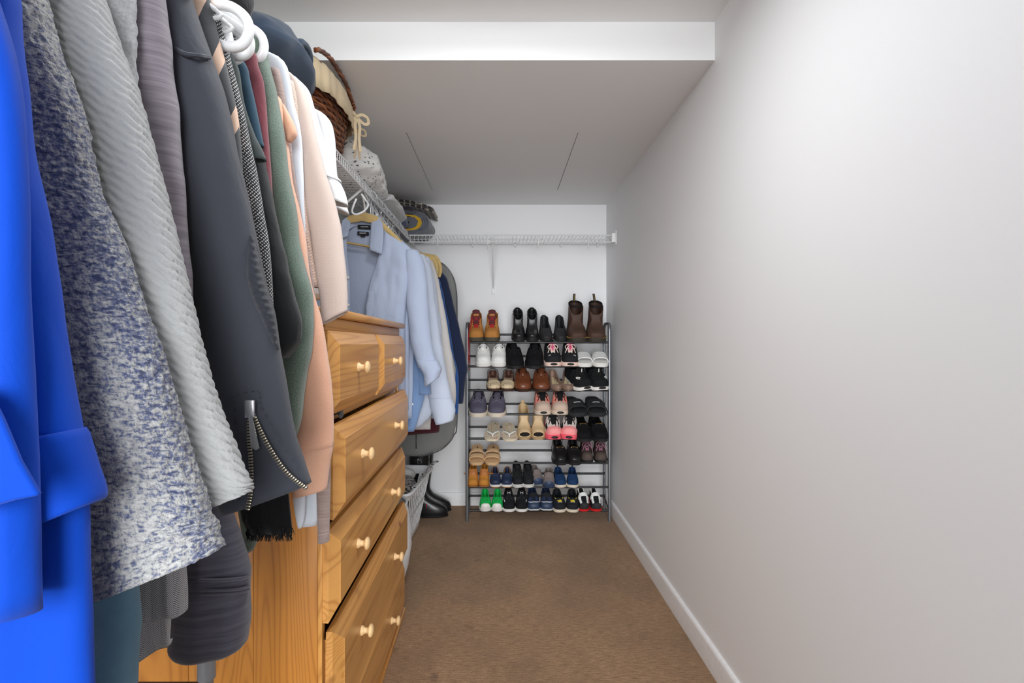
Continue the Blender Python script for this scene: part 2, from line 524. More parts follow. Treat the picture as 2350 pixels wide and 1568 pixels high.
# flush ceiling lamp behind the view
t = thing('ceiling_lamp', 'round white flush lamp on the upper ceiling', 'lamp', (LAMP[0], LAMP[1], ZC))
g = G(); g.lathe([(0.02, ZC), (0.19, ZC), (0.19, ZC - .025), (0.175, ZC - .03), (0.17, ZC - .03), (.165, ZC - .012), (.02, ZC - .012)], 32, (LAMP[0], LAMP[1], 0))
g.build('lamp_ring', WHITEP, t)
n = NT('lamp_diffuser', 0.4, 0.3); n.b.inputs['Base Color'].default_value = (.9, .9, .88, 1)
n.b.inputs['Emission Color'].default_value = (1, .97, .93, 1); n.b.inputs['Emission Strength'].default_value = 4.0
g = G(); g.lathe([(0.01, ZC - .013), (0.162, ZC - .013), (0.162, ZC - .022), (.1, ZC - .034), (0.01, ZC - .036)], 32, (LAMP[0], LAMP[1], 0))
g.build('diffuser', n.m, t)

# ------------------------------------------------------------------ wire shelves
ZSH = 1.915           # shelf deck height
XE = -0.63            # aisle edge of the left shelf
def wire_shelf_left():
    y0, y1 = 0.05, 3.80
    t = thing('wire_shelf', 'white wire shelf with hanging lip along the left wall', 'shelf', (XL, 1.9, ZSH))
    rails = [(XE, ZSH, .0042), (XE, ZSH - .034, .0042), (XL + .012, ZSH, .003), (XE - .12, ZSH - .005, .003), (XE - .24, ZSH - .005, .003)]
    for x, z, r in rails:
        g = G(); g.tube([(x, y0, z), (x, y1 if x != XE else 3.49, z)], r, 8); g.build('rail', WIRE, t)
    first = None; k = 0
    y = y0 + .02
    while y < 3.785:
        if first is None:
            g = G()
            g.tube([(XL + .012, y, ZSH + .003), (XE - .004, y, ZSH + .003), (XE, y, ZSH), (XE + .002, y, ZSH - .036)], .0017, 5)
            first = g.build('cross_wire', WIRE, t); fy = y
        else:
            c = first.copy(); COL.objects.link(c); c.parent = t; c.location = (0, y - fy, 0)
        y += .0254
    for y in (.6, 1.5, 2.38, 3.1):
        g = G(); a = Vector((XE - .005, y, ZSH - .03)); b = Vector((XL + .006, y, ZSH - .33))
        g.tube([a, b], .006, 8); 
        g.box(XL + .0005, XL + .012, y - .012, y + .012, ZSH - .37, ZSH - .31, .002)
        g.build('support_brace', WIRE, t)
def wire_shelf_back():
    x0, x1, ye = XE + .006, XR - .006, 3.50
    zt = CAMZ + (VPY - 540) / FPX * ye
    t = thing('wire_shelf', 'white wire shelf spanning the end wall above the shoe rack', 'shelf', (0, YB, zt))
    for y, z, r in [(ye, zt, .0042), (ye, zt - .046, .0042), (YB - .012, zt - .003, .003), (ye + .11, zt - .005, .0026), (ye + .21, zt - .005, .0026)]:
        g = G(); g.tube([(x0, y, z), (x1, y, z)], r, 8); g.build('rail', WIRE, t)
    first = None; x = x0 + .012
    while x < x1:
        if first is None:
            g = G(); g.tube([(x, YB - .012, zt + .001), (x, ye + .004, zt + .003), (x, ye, zt), (x, ye - .002, zt - .048)], .0016, 5)
            first = g.build('cross_wire', WIRE, t); fx = x
        else:
            c = first.copy(); COL.objects.link(c); c.parent = t; c.location = (x - fx, 0, 0)
        x += .0254
    # hang hooks at intervals
    for px in (1004, 1119, 1235, 1350):
        xx = (px - VPX) / FPX * ye
        g = G(); g.tube(smoothpts([(xx, ye - .004, zt - .003), (xx + .001, ye - .006, zt - .05), (xx + .002, ye + .004, zt - .078), (xx, ye + .014, zt - .09), (xx, ye + .022, zt - .075)], 5), .0034, 6)
        g.lathe([(.001, .004), (.005, .003), (.005, -.004), (.001, -.005)], 8, (xx, ye - .006, zt - .004))
        g.build('rod_hook', WIRE, t)
    for px in (1085, 1182, 1288, 1372):
        xx = (px - VPX) / FPX * (YB - .02)
        g = G(); g.box(xx - .007, xx + .007, YB - .022, YB - .0008, zt - .022, zt + .008, .002); g.build('wall_clip', WIRE, t)
    # diagonal support brace under the middle
    xx = (1131 - VPX) / FPX * 3.6
    g = G(); g.tube([(xx, ye + .012, zt - .012), (xx, ye + .03, zt - .04), (xx, YB - .008, CAMZ + (VPY - 662) / FPX * YB)], .0055, 8)
    zb = CAMZ + (VPY - 668) / FPX * YB
    b = g.build('support_brace', WIRE, t)
    g = G(); g.box(xx - .011, xx + .011, YB - .012, YB - .0006, zb - .022, zb + .022, .002); g.build('brace_foot', WHITEP, b)
    # end bracket on the right wall
    g = G(); g.box(XR - .03, XR - .003, ye - .018, ye + .035, zt - .05, zt + .012, .003); g.box(XR - .006, XR - .0006, ye - .03, ye + .055, zt - .066, zt + .03, .002)
    g.build('end_bracket', WHITEP, t)
    return zt
wire_shelf_left()
ZB = wire_shelf_back()

# ------------------------------------------------------------------ chest of drawers
DX, DY0, DY1 = -0.440, 1.245, 2.292         # front plane, near and far side
DXB = DX - 0.47
DT = 1.268
PY, PZ = pine('pine_boards', 'y'), pine('pine_side_boards', 'z', (186, 124, 54), (140, 84, 32), 1.7)
PX = pine('pine_crosswise', 'z', (204, 148, 78), (150, 92, 36), 4.1)
KNOBM = plain('pale_knob_wood', rgb(222, 186, 136), 0.3, 0.45)
dr = thing('chest_of_drawers', 'orange pine chest of two small and four wide drawers with round knobs', 'dresser', ((DX + DXB) / 2, (DY0 + DY1) / 2, 0))
g = G()
nb = 3
for k in range(nb):
    a = DXB + (DX - .012 - DXB) * k / nb; b = DXB + (DX - .012 - DXB) * (k + 1) / nb
    gg = G(); gg.box(a + .0004, b - .0004, DY0, DY0 + .02, .0, DT - .024, .0008); gg.build('side_board', PZ, dr)
gg = G(); gg.box(DXB, DX - .012, DY1 - .02, DY1, .0, DT - .024, .001); gg.build('side_board', PZ, dr)
for y0 in (DY0 + .0002, DY1 - .0232):
    gg = G(); gg.box(DX - .012, DX - .002, y0, y0 + .023, 0, DT - .024, .001); gg.build('front_stile', PX, dr)
g = G(); g.box(DXB, DXB + .008, DY0 + .021, DY1 - .021, .02, DT - .03); g.build('back_panel', PZ, dr)
g = G(); g.box(DXB - .006, DX + .024, DY0 - .02, DY1 + .012, DT - .022, DT, .006); g.build('top_board', PY, dr)
g = G(); g.box(DX - .01, DX + .004, DY0 + .01, DY1 - .02, DT - .056, DT - .023, .002); g.build('top_rail', PY, dr)
g = G(); g.box(DXB + .02, DX + .028, DY0 - .004, DY1 + .004, .0, .022, .004); g.build('base_plinth', PY, dr)
rows = [(1.212, 1.004, 0.0), (.980, .756, .014), (.728, .508, 0.002), (.488, .262, .012), (.243, .027, 0.0)]
def drawer(y0, y1, zt, zb, dx, knobs):
    x0 = DX + dx; th = .010; pr = .030; bv = .034
    # raised-field front: flat back slab, sloping bevel, flat field
    def ring(x, ins): return [(x, y0 + ins, zb + ins), (x, y1 - ins, zb + ins), (x, y1 - ins, zt - ins), (x, y0 + ins, zt - ins)]
    g = G(); g.loft([ring(x0 - .006, .001), ring(x0 + th - .001, 0), ring(x0 + th, .0005), ring(x0 + pr - .002, bv - .002), ring(x0 + pr, bv)], True, True, True)
    d = g.build('drawer', PY, dr, smooth=False)
    gg = G(); gg.box(DXB + .02, x0 - .007, y0 + .02, y0 + .032, zb + .02, zt - .03); gg.box(DXB + .02, x0 - .007, y1 - .032, y1 - .02, zb + .02, zt - .03)
    gg.box(DXB + .02, x0 - .007, y0 + .032, y1 - .032, zb + .02, zb + .03)
    gg.build('drawer_box', PY, d, smooth=False)
    for ky in knobs:
        kz = (zt + zb) / 2 + .006
        gg = G()
        gg.lathe([(.001, 0), (.0135, 0), (.0135, .003), (.0085, .009), (.0075, .016), (.0095, .019), (.016, .0215), (.0178, .025), (.0165, .029), (.010, .0325), (.001, .0335)], 20, (x0 + pr, ky, kz), 'x')
        gg.build('knob', KNOBM, d, sharp=60)
ym = (DY0 + DY1) / 2
drawer(DY0 + .006, ym - .006, rows[0][0], rows[0][1], 0, [1.462])
drawer(ym + .006, DY1 - .006, rows[0][0], rows[0][1], .003, [1.985])
for zt, zb, dx in rows[1:]:
    drawer(DY0 + .004, DY1 - .004, zt, zb, dx, [1.45, 1.955])
for zz in (.992, .742, .498, .2525):
    g = G(); g.box(DX - .03, DX - .008, DY0 + .024, DY1 - .024, zz - .01, zz + .008); g.build('drawer_rail', PY, dr, smooth=False)
dr.rotation_euler = (0, 0, 0.022)
SOCK = cloth('black_sock_knit', rgb(24, 25, 28), kind='plain')
g = G()
rings = []
for i in range(9):
    tt = i / 8; r = .010 * math.sin(math.pi * min(.5, tt + .12) ) * (1 if tt < .8 else .8)
    c = Vector((DX - .004 + .022 * tt, 1.372 + .012 * math.sin(tt * 3), .992 + .012 * math.sin(tt * math.pi)))
    rings.append([c + Vector((0, math.cos(a) * r * 2.6, math.sin(a) * r)) for a in np.linspace(0, 2 * math.pi, 14, endpoint=False)])
g.loft(rings, True, True, True)
tag(g.build('sock', SOCK), 'black sock end caught above the uppermost wide drawer', 'sock')
# ------------------------------------------------------------------ hanging garments
def drape_geo(rows, N=44, M=40, e=2.3, fold=(0, 0), seed=0, wr=.0015, wrs=9.0, hem=True, top=True, hemin=.05, yfold=0.0, wa=1.0, disp=None):
    """rows: (cx, cy, cz, hx, hy, tilt); a closed cloth tube with a hollow hem"""
    rows = [tuple(r) for r in rows]
    R = np.array(rows, float)
    seg = np.linalg.norm(np.diff(R[:, :3], axis=0), axis=1) + 1e-6
    ts = np.concatenate([[0], np.cumsum(seg)]); Lt = ts[-1]
    t = np.linspace(0, Lt, M)
    Q = cinterp(t, ts, R)
    a = np.linspace(0, 2 * np.pi, N + 1) + np.pi      # seam faces the wall side
    c, s = np.cos(a), np.sin(a)
    ux = np.sign(c) * np.abs(c) ** (2 / e); uy = np.sign(s) * np.abs(s) ** (2 / e)
    amp, fr = fold
    rnd = random.Random(seed); p1, p2, p3 = [rnd.uniform(0, 6.28) for _ in range(3)]
    V = []; UV = []
    per = None
    rings = []
    for i in range(M):
        cx, cy, cz, hx, hy, tl = Q[i]
        v = t[i] / Lt
        x = hx * ux; y = hy * uy
        wx = x
        if amp:
            f = amp * (0.25 + 0.75 * v) * (np.sin(2 * np.pi * (wx * fr) + p1 + 1.2 * math.sin(3 * v + p2)) + 0.5 * np.sin(2 * np.pi * wx * fr * 2.1 + p3 + 2 * v))
            y = y + f
        P3 = np.stack([cx + x, cy + y, cz + tl * x], 1)
        if disp:
            uu = np.concatenate([[0], np.cumsum(np.hypot(np.diff(x), np.diff(y)))]); uu = uu - uu[-1] / 2
            nn = np.stack([c * hy, s * hx], 1); nn /= np.linalg.norm(nn, axis=1)[:, None] + 1e-9
            P3[:, :2] += nn * disp(uu, -t[i])[:, None]
        if wr:
            for j in range(N + 1):
                jj = j % N
                q = P3[jj] * wrs
                d = noise.noise(Vector((q[0] * 1.3 + seed * 7.1, q[1] * 1.3, q[2] * wa))) + .5 * noise.noise(Vector((q[0] * 3 + seed * 3.3, q[1] * 3, q[2] * 2.2 * wa)))
                nx, ny = c[jj] * hy, s[jj] * hx; L = math.hypot(nx, ny) + 1e-9
                P3[j] = P3[j] + np.array([nx / L, ny / L, 0]) * d * wr
        if True:
            du = np.hypot(np.diff(x), np.diff(y)); u = np.concatenate([[0], np.cumsum(du)])
        rings.append(P3); UV.append(np.stack([u - u[-1] / 2, np.full(N + 1, -t[i])], 1))
    g = G()
    if hem:
        def inset(idx, k):
            q = rings[idx].copy(); cc = Q[idx, :2]
            q[:, :2] = cc + (q[:, :2] - cc) * np.array([1 - k / max(Q[idx, 3], .01), 1 - k / max(Q[idx, 4], .006)]).clip(.2, 1); return q
        up = max(1, int(round(hemin / Lt * (M - 1))))
        ins = [inset(M - 1, .0025), inset(max(M - 1 - max(1, up // 3), 0), .004), inset(max(M - 1 - up, 0), .0055)]
        for q in ins:
            rings.append(q); UV.append(UV[-1] + np.array([0, -.01]))
    b = 0
    vs = np.concatenate(rings); uv = np.concatenate(UV)
    fs = []
    K = len(rings); n1 = N + 1
    for i in range(K - 1):
        for k in range(N):
            fs.append((i * n1 + k, (i + 1) * n1 + k, (i + 1) * n1 + k + 1, i * n1 + k + 1))
    vs = vs.tolist(); uv = uv.tolist()
    for idx, base in ((0, 0), (1, (K - 1) * n1)):
        if idx == 0 and not top: continue
        cc = np.mean(np.array(vs[base:base + N]), axis=0); vs.append(cc.tolist()); uv.append(uv[base])
        ci = len(vs) - 1
        for k in range(N):
            fs.append((ci, base + k, base + k + 1) if idx == 0 else (ci, base + k + 1, base + k))
    return vs, fs, uv
def drape(name, rows, mat, parent, **k):
    vs, fs, uv = drape_geo(rows, **k)
    return mk(name, vs, fs, mat, parent, uv, True, 0)
def pr(pyl, pxl, pxr, D, t, pyr=None, ):
    """row from picture points lying at distance D; t = half thickness along the rod"""
    if pyr is None: pyr = pyl
    a = P(pxl, pyl, D); b = P(pxr, pyr, D)
    return ((a.x + b.x) / 2, D, (a.z + b.z) / 2, (b.x - a.x) / 2, t, (b.z - a.z) / max(b.x - a.x, 1e-4))
def edge(pts, D, t, w):
    """rows from the aisle-side outline pts (px, py[, width px[, left py]]) ; w = default sleeve width in px"""
    out = []
    for p in pts:
        ww = p[2] if len(p) > 2 else w
        out.append(pr(p[3] if len(p) > 3 else p[1], p[0] - ww, p[0], D, t, p[1]))
    return out
def body(D, xr=-.5, xl=-.8, zt=1.76, zb=1.0, t=.022, zn=1.83, flare=0.0, neck=.05):
    xc = XE
    return [(xc, D, zn, neck, t * .6, 0), (xc, D, zn - .012, neck * 1.4, t * .8, 0), ((xl + xr) / 2, D, zt, (xr - xl) / 2 * .86, t, 0), ((xl + xr) / 2, D, zt - .05, (xr - xl) / 2, t, 0),
            ((xl + xr) / 2, D, (zt + zb) / 2, (xr - xl) / 2, t * 1.05, 0), ((xl + xr) / 2 + flare / 2, D, zb, (xr - xl) / 2 + flare / 2, t * 1.1, 0)]

HANGT = plain('tan_velvet_hanger', rgb(186, 160, 108), 0.8, 0.2)
def hanger(D, label, mat=None, half=.19, wire=False, group=None, zrod=None, drop=.0, hookm=None, yaw=0.0, r=None):
    zr = zrod if zrod else ZSH - .036
    xc = XE
    t = thing('clothes_hanger', label, 'hanger', (xc, D, zr - .09), group)
    R = Matrix.Rotation(yaw, 4, 'Z')
    def W(x, z, y=0): v = R @ Vector((x, y, 0)); return Vector((xc + v.x, D + v.y, zr + z))
    k = 1.35 if wire else 1.0
    hk = [W(.019 * k, -.006), W(.020 * k, .012), W(.010 * k, .029), W(-.004 * k, .031), W(-.017 * k, .024), W(-.020 * k, .008), W(-.015 * k, -.014 * k), W(-.002, -.032 * k), W(0, -.058), W(0, -.068 - drop)]
    g = G(); g.tube(smoothpts(hk, 4), .0025 if wire else .0032, 6)
    g.build('hook', hookm or CHROME, t)
    rr = r or (.0018 if wire else .006)
    z0 = -.066 - drop
    g = G()
    pts = [W(-half, z0 - .085), W(-half * .55, z0 - .030), W(-.03, z0 - .002), W(0, z0), W(.03, z0 - .002), W(half * .55, z0 - .030), W(half, z0 - .085)]
    g.tube(smoothpts(pts, 5), rr, 8)
    g.build('shoulder_bar', mat or WIRE, t)
    g = G(); g.tube(smoothpts([W(half, z0 - .085), W(half * .97, z0 - .098), W(0, z0 - .105), W(-half * .97, z0 - .098), W(-half, z0 - .085)], 5), rr * .9, 8)
    g.build('trouser_bar', mat or WIRE, t)
    return t
def garment(name, label, cat, D, group=None):
    return thing(name, label, cat, (XE, D, 1.0), group)
LONGG = 'clothes hanging near the closet entrance'

# --- cobalt blue dress coat, nearest
BLUE = cloth('cobalt_blue_crepe', rgb(0, 70, 188), rgb(0, 58, 166), 'plain', .75, .12, .12)
D = .47
t = garment('coat', 'cobalt blue coat with turned-up cuff hanging nearest the viewer', 'coat', D)
drape('body', [(-.63, .44, 1.76, .06, .02, 0), (-.66, .44, 1.70, .17, .026, 0), pr(300, -520, 62, .44, .026), pr(600, -500, 74, .44, .026), pr(900, -500, 82, .44, .026), pr(1150, -500, 90, .44, .026), pr(1400, -500, 96, .44, .026)], BLUE, t, fold=(.006, 14), seed=1)
drape('sleeve', [pr(-60, -60, 15, .478, .02)] + edge([(25, 0), (50, 200), (62, 330), (88, 450), (112, 600), (140, 800), (160, 920), (182, 1040)], .478, .024, 150), BLUE, t, fold=(.003, 12), seed=2, wr=.002)
drape('cuff', edge([(173, 985, 165, 1015), (186, 1000, 190, 1060), (212, 1075, 220, 1150), (230, 1138, 235, 1230), (226, 1150, 235, 1245)], .478, .032, 190), BLUE, t, N=48, M=18, seed=3, wr=.0012, hemin=.08)
drape('skirt', [pr(1020, -420, 180, .488, .028), pr(1160, -430, 202, .488, .028), pr(1400, -440, 212, .488, .028), pr(1568, -450, 219, .488, .028), pr(1900, -470, 228, .488, .028), pr(2400, -500, 236, .488, .028)], BLUE, t, fold=(.008, 9), seed=4)
g = G(); ol = [P(-90, 880, .40), P(-30, 905, .40), P(-2, 960, .399), P(40, 1060, .398), P(86, 1139, .397), P(30, 1150, .397), P(-90, 1185, .397)]
g.slab(ol, (0, .006, 0)); o = g.build('belt_tie', BLUE, t, sharp=60)
bv = o.modifiers.new('bevel', 'BEVEL'); bv.width = .0022; bv.segments = 2
hanger(D, 'white hanger under the cobalt blue coat', WHITEP, .17, r=.005)

# --- boucle coat
BOUC = cloth('blue_white_boucle', rgb(182, 182, 181), rgb(54, 62, 96), 'boucle', .95, .35)
D = .57
t = garment('cardigan', 'chunky blue and white boucle cardigan beside the cobalt coat', 'cardigan', D)
drape('sleeve', edge([(78, -60), (97, 0), (122, 102), (153, 178), (178, 245), (219, 434), (255, 510), (286, 587), (326, 714), (360, 800), (382, 873), (407, 957), (441, 1074), (470, 1162), (494, 1215, 330, 1310), (507, 1258, 330, 1385)], D, .034, 300), BOUC, t, N=150, M=230, seed=5, wr=.0026, wrs=150, e=2.5)
drape('body', body(D, -.50, -.83, 1.74, .98, .026), BOUC, t, N=40, M=30, seed=6)
hanger(D, 'white hanger under the boucle cardigan', WHITEP, .17, r=.005)

# --- quilted knit
def quiltf(u, v):
    a = u * math.cos(.62) - v * math.sin(.62); b = u * math.sin(.62) + v * math.cos(.62)
    w = 2 * np.pi / .0108
    q = b + .0012 * np.sin(a * 190)
    return .0038 * (np.abs(np.sin(q * w / 2)) ** .5) - .0016 * np.exp(-(np.sin((u * math.cos(.5) + v * math.sin(.5)) * np.pi / .017) / .3) ** 2)
QUI = cloth('pale_grey_quilted_knit', rgb(178, 179, 179), rgb(156, 157, 159), 'quilt', .95, .35)
D = .635
t = garment('sweater', 'pale grey quilted knit sweater with wide diagonal ridges', 'sweater', D)
drape('sleeve', edge([(205, -60), (230, 0), (265, 102), (306, 209), (332, 306), (367, 434), (398, 561), (423, 663), (455, 800), (470, 854), (495, 937), (524, 1006), (544, 1060), (562, 1100), (571, 1128, 200, 1200)], D, .032, 270), QUI, t, N=170, M=260, seed=7, wr=.0008, wrs=60, e=2.4, disp=quiltf)
drape('body', body(D, -.50, -.83, 1.75, 1.02, .022), QUI, t, N=40, M=30, seed=8)
hanger(D, 'white hanger under the quilted sweater', WHITEP, .17, r=.005)

# --- shearling
SHE = cloth('grey_shearling', rgb(182, 183, 185), rgb(150, 152, 155), 'fleece', .95, .4, .9, .5)
D = .69
t = garment('jacket', 'grey teddy fleece jacket peeking out above the quilted sweater', 'jacket', D)
drape('sleeve', edge([(295, -60), (308, 0), (309, 120), (312, 230), (316, 400), (330, 560), (340, 700)], D, .02, 190), SHE, t, N=60, M=60, seed=9, wr=.003, wrs=60)
drape('body', body(D, -.52, -.82, 1.75, 1.0, .018), SHE, t, N=40, M=30, seed=10)
hanger(D, 'white hanger under the teddy fleece jacket', WHITEP, .16, r=.004)

# --- mauve grey heather
MAU = cloth('mauve_grey_heather_knit', rgb(146, 138, 146), rgb(110, 103, 112), 'heather', .95, .35, .4)
D = .735
t = garment('sweater', 'mauve-grey heathered sweater between the quilted knit and the zipped jacket', 'sweater', D)
drape('sleeve', edge([(366, -60), (375, 0), (388, 92), (395, 178), (408, 255), (413, 357), (423, 459), (434, 587), (441, 714), (446, 850), (450, 960)], D, .026, 170), MAU, t, N=60, M=80, seed=11, wr=.003, wrs=12)
drape('body', body(D, -.50, -.82, 1.75, .95, .02), MAU, t, N=40, M=30, seed=12)
hanger(D, 'white hanger under the mauve-grey sweater', WHITEP, .17, r=.004)

# --- charcoal jacket with zipped cuff
JAC = cloth('charcoal_washed_cotton', rgb(63, 65, 74), rgb(47, 49, 56), 'plain', .8, .2, .25)
JAD = cloth('charcoal_gusset', rgb(48, 50, 58), rgb(38, 40, 46), 'plain', .85, .2, .25)
BRASS = plain('antique_brass_zip', rgb(196, 184, 158), .3, .5, .9)
STEEL = plain('brushed_steel', rgb(190, 192, 196), .28, .5, .9)
D = .80
t = garment('jacket', 'charcoal cotton jacket with a brass zip at the cuff', 'jacket', D)
jr = edge([(428, -60, 120), (439, 0, 110), (462, 77, 110), (480, 130, 105), (510, 219, 120), (536, 316, 125), (561, 434, 140), (584, 543, 150), (605, 640, 165), (632, 725, 180), (640, 792, 185), (657, 883, 190), (676, 996, 200, 1010), (696, 1055, 205, 1090), (714, 1108, 200, 1178)], D, .036, 150)
slv = drape('sleeve', jr, JAC, t, N=64, M=90, seed=13, wr=.004, wrs=9, wa=.6, e=2.2)
drape('body', body(D - .008, -.49, -.82, 1.74, .98, .024), JAC, t, N=40, M=30, seed=14)
# shoulder seam, flap pocket, crinkled gusset
def seam(pts, D, r, mat, parent, name='seam', dy=0):
    g = G(); g.tube(smoothpts([P(a, b, D - (d if d else 0)) + Vector((0, dy, 0)) for a, b, d in pts], 5), r, 6); return g.build(name, mat, parent)
seam([(402, 112, .034), (425, 124, .040), (455, 128, .036), (480, 132, .010)], D, .0035, JAC, t)
seam([(376, 122, .026), (392, 132, .03), (410, 136, .032)], D, .0035, JAC, t)
seam([(412, 140, .026), (420, 300, .026), (430, 500, .026), (440, 700, .026)], D, .0018, JAC, t)
g = G()
rg = []
for i in range(70):
    v = i / 69; py = 540 + (800 - 540) * v
    px = interp1(py, [(545, 583), (640, 605), (725, 632), (800, 641)]); w = 44 * math.sin(math.pi * (.08 + .84 * v)) + 2
    ring = []
    for k in range(18):
        a = 2 * math.pi * k / 18
        pp = P(px - w * .5 + w * .54 * math.cos(a), py, D + .002 + .040 * math.sin(a) * math.sin(math.pi * (.12 + .76 * v)))
        pp += Vector((.6, -.8, 0)) * (.0016 * math.sin(v * 95 + 2.5 * math.sin(a * 2)) + .001 * math.sin(v * 41 + a * 3))
        ring.append(pp)
    rg.append(ring)
g.loft(rg, True, True, True); g.build('gusset', JAD, t)
def teeth(path, D, parent):
    pts = smoothpts([P(a, b, D - d) for a, b, d in path], 6)
    L = 0; segs = [(pts[i + 1] - pts[i]).length for i in range(len(pts) - 1)]
    tape = G(); tape.tube(pts, .0030, 6, flat=.5, up=(0, 1, 0)); tp = tape.build('zip_tape', JAD, parent)
    tot = sum(segs); n = int(tot / .0042); first = None
    cum = np.concatenate([[0], np.cumsum(segs)])
    for i in range(n):
        s = (i + .5) / n * tot; k = min(np.searchsorted(cum, s) - 1, len(segs) - 1); k = max(k, 0)
        q = pts[k].lerp(pts[k + 1], (s - cum[k]) / segs[k]); d = (pts[k + 1] - pts[k]).normalized()
        if first is None:
            g = G(); g.box(-.0032, .0032, -.0016, .0016, -.0012, .0012, .0006)
            first = mk('zip_tooth', g.v, g.f, BRASS, None); first.location = (0, 0, 0); me = first.data
            # centre mesh
            cz = np.mean([v.co.z for v in me.vertices])
            for v in me.vertices: v.co.z -= cz
            o = first
        else:
            o = bpy.data.objects.new('zip_tooth', me); COL.objects.link(o)
        o.parent = tp; o.location = q - OFF[parent.name] + Vector((0, -.0016, 0))
        o.rotation_euler = (0, math.atan2(d.x, d.z), 0)
zt_ = [(575, 940, .0385), (573, 1000, .040), (577, 1060, .041), (578, 1120, .041), (569, 1171, .041)]
teeth(zt_, D, t)
teeth([(582, 950, .0385), (600, 992, .041), (624, 1036, .041), (660, 1086, .036), (704, 1121, .018)], D, t)
# slider, pull tab, stitched frame
g = G(); c = P(573, 940, D - .044); g.box(c.x - .0065, c.x + .0075, c.y - .004, c.y + .003, c.z - .012, c.z + .014, .0022); zs = g.build('zip_slider', STEEL, t)
c2 = P(585, 1003, D - .047)
g = G(); g.slab([c + Vector((.001, -.005, -.008)), c + Vector((.006, -.005, -.008)), c2 + Vector((.007, 0, -.016)), c2 + Vector((.002, 0, -.019)), c2 + Vector((-.005, 0, -.015))], (0, -.0016, 0)); g.build('pull_tab', STEEL, zs, sharp=30)
for pts in ([(548, 1150, .037), (545, 1040, .037), (538, 925, .037), (532, 912, .037), (590, 898, .035), (598, 935, .036), (640, 1010, .036), (690, 1085, .022)],):
    pp = smoothpts([P(a, b, D - d - .0015) for a, b, d in pts], 8)
    g = G()
    for i in range(0, len(pp) - 1, 2): g.tube([pp[i], pp[i].lerp(pp[i + 1], .8)], .0009, 5)
    g.build('stitching', JAD, t, kind='stuff')
hanger(D, 'white hanger under the charcoal jacket', WHITEP, .17, r=.004)

# --- chevron blouse
CHV = cloth('charcoal_chevron_print', rgb(88, 90, 93), rgb(226, 194, 172), 'chevron', .8, .15)
D = .86
t = garment('blouse', 'charcoal blouse with pale pink zigzag stripes behind the zipped jacket', 'blouse', D)
drape('sleeve', edge([(470, -60), (482, 0), (501, 80), (526, 178), (546, 277), (556, 398), (566, 500), (574, 620)], D, .016, 130), CHV, t, N=40, M=50, seed=15, wr=.0015)
drape('body', body(D, -.52, -.80, 1.76, 1.05, .016), CHV, t, N=36, M=30, seed=16)
hanger(D, 'white hanger under the chevron blouse', WHITEP, .16, r=.004)
# --- tweed
TWE = cloth('black_white_tweed', rgb(226, 226, 226), rgb(44, 45, 50), 'tweed', .95, .2)
D = .895
t = garment('jacket', 'black and white flecked tweed jacket, thin strip beside the chevron blouse', 'jacket', D)
drape('sleeve', edge([(488, -20), (510, 64), (530, 143), (555, 236), (577, 335), (590, 398), (605, 491), (616, 560), (624, 650), (630, 760)], D, .016, 110), TWE, t, N=48, M=60, seed=17, wr=.001)
drape('body', body(D, -.52, -.80, 1.76, 1.0, .015), TWE, t, N=36, M=30, seed=18)
hanger(D, 'white hanger under the tweed jacket', WHITEP, .16, r=.004)
# --- olive-black tee, short sleeve and long black sleeve
BLK = cloth('black_jersey', rgb(38, 40, 42), rgb(28, 30, 32), 'plain', .9, .2, .3)
OLB = cloth('dark_olive_jersey', rgb(70, 76, 76), rgb(56, 62, 62), 'plain', .9, .2, .3)
TEA = cloth('dark_teal_cotton', rgb(58, 86, 104), rgb(42, 66, 84), 'denim', .9, .2)
D = .93
t = garment('shirt', 'dark olive short-sleeved shirt next to the tweed jacket', 'shirt', D)
drape('sleeve', edge([(530, 120), (548, 160), (560, 235), (585, 310), (602, 345), (610, 368)], D, .014, 60), OLB, t, N=36, M=36, seed=19, wr=.0012)
drape('body', body(D, -.535, -.79, 1.74, 1.1, .014), OLB, t, N=36, M=30, seed=20)
hanger(D, 'white hanger under the dark olive shirt', WHITEP, .10, r=.004)
D = .965
t = garment('top', 'black long-sleeved top with a rounded folded sleeve beside the green fleece', 'top', D)
drape('sleeve', edge([(600, 360, 60), (619, 441, 70), (641, 527, 80), (657, 607, 85), (673, 671, 90), (689, 735, 92), (688, 776, 84), (676, 800, 60), (655, 822, 24)], D, .026, 80), BLK, t, N=40, M=60, seed=21, wr=.0035, wrs=12, hem=False)
drape('body', body(D, -.51, -.79, 1.74, 1.0, .016), BLK, t, N=36, M=30, seed=22)
hanger(D, 'white hanger under the black long-sleeved top', WHITEP, .10, r=.004)
# --- teal short sleeve
D = 1.0
t = garment('shirt', 'dark teal short-sleeved shirt beside the burgundy top', 'shirt', D)
drape('sleeve', edge([(550, 125, 40), (570, 165), (585, 235), (598, 300), (606, 337)], D, .014, 70), TEA, t, N=36, M=36, seed=23, wr=.0012)
drape('body', body(D, -.52, -.79, 1.74, 1.1, .012), TEA, t, N=36, M=30, seed=24)
hanger(D, 'white hanger under the dark teal shirt', WHITEP, .10, r=.004)
# --- burgundy
BUR = cloth('burgundy_jersey', rgb(128, 68, 76), rgb(104, 54, 62), 'plain', .9, .3, .3)
D = 1.03
t = garment('top', 'burgundy jersey top between the teal shirt and the green fleece', 'top', D)
drape('sleeve', edge([(578, 110, 30), (590, 135), (605, 190), (612, 260), (617, 330), (623, 430), (630, 540)], D, .016, 75), BUR, t, N=36, M=50, seed=25, wr=.0018)
drape('body', body(D, -.505, -.79, 1.745, 1.1, .014), BUR, t, N=36, M=30, seed=26)
hanger(D, 'white hanger under the burgundy top', WHITEP, .10, r=.004)
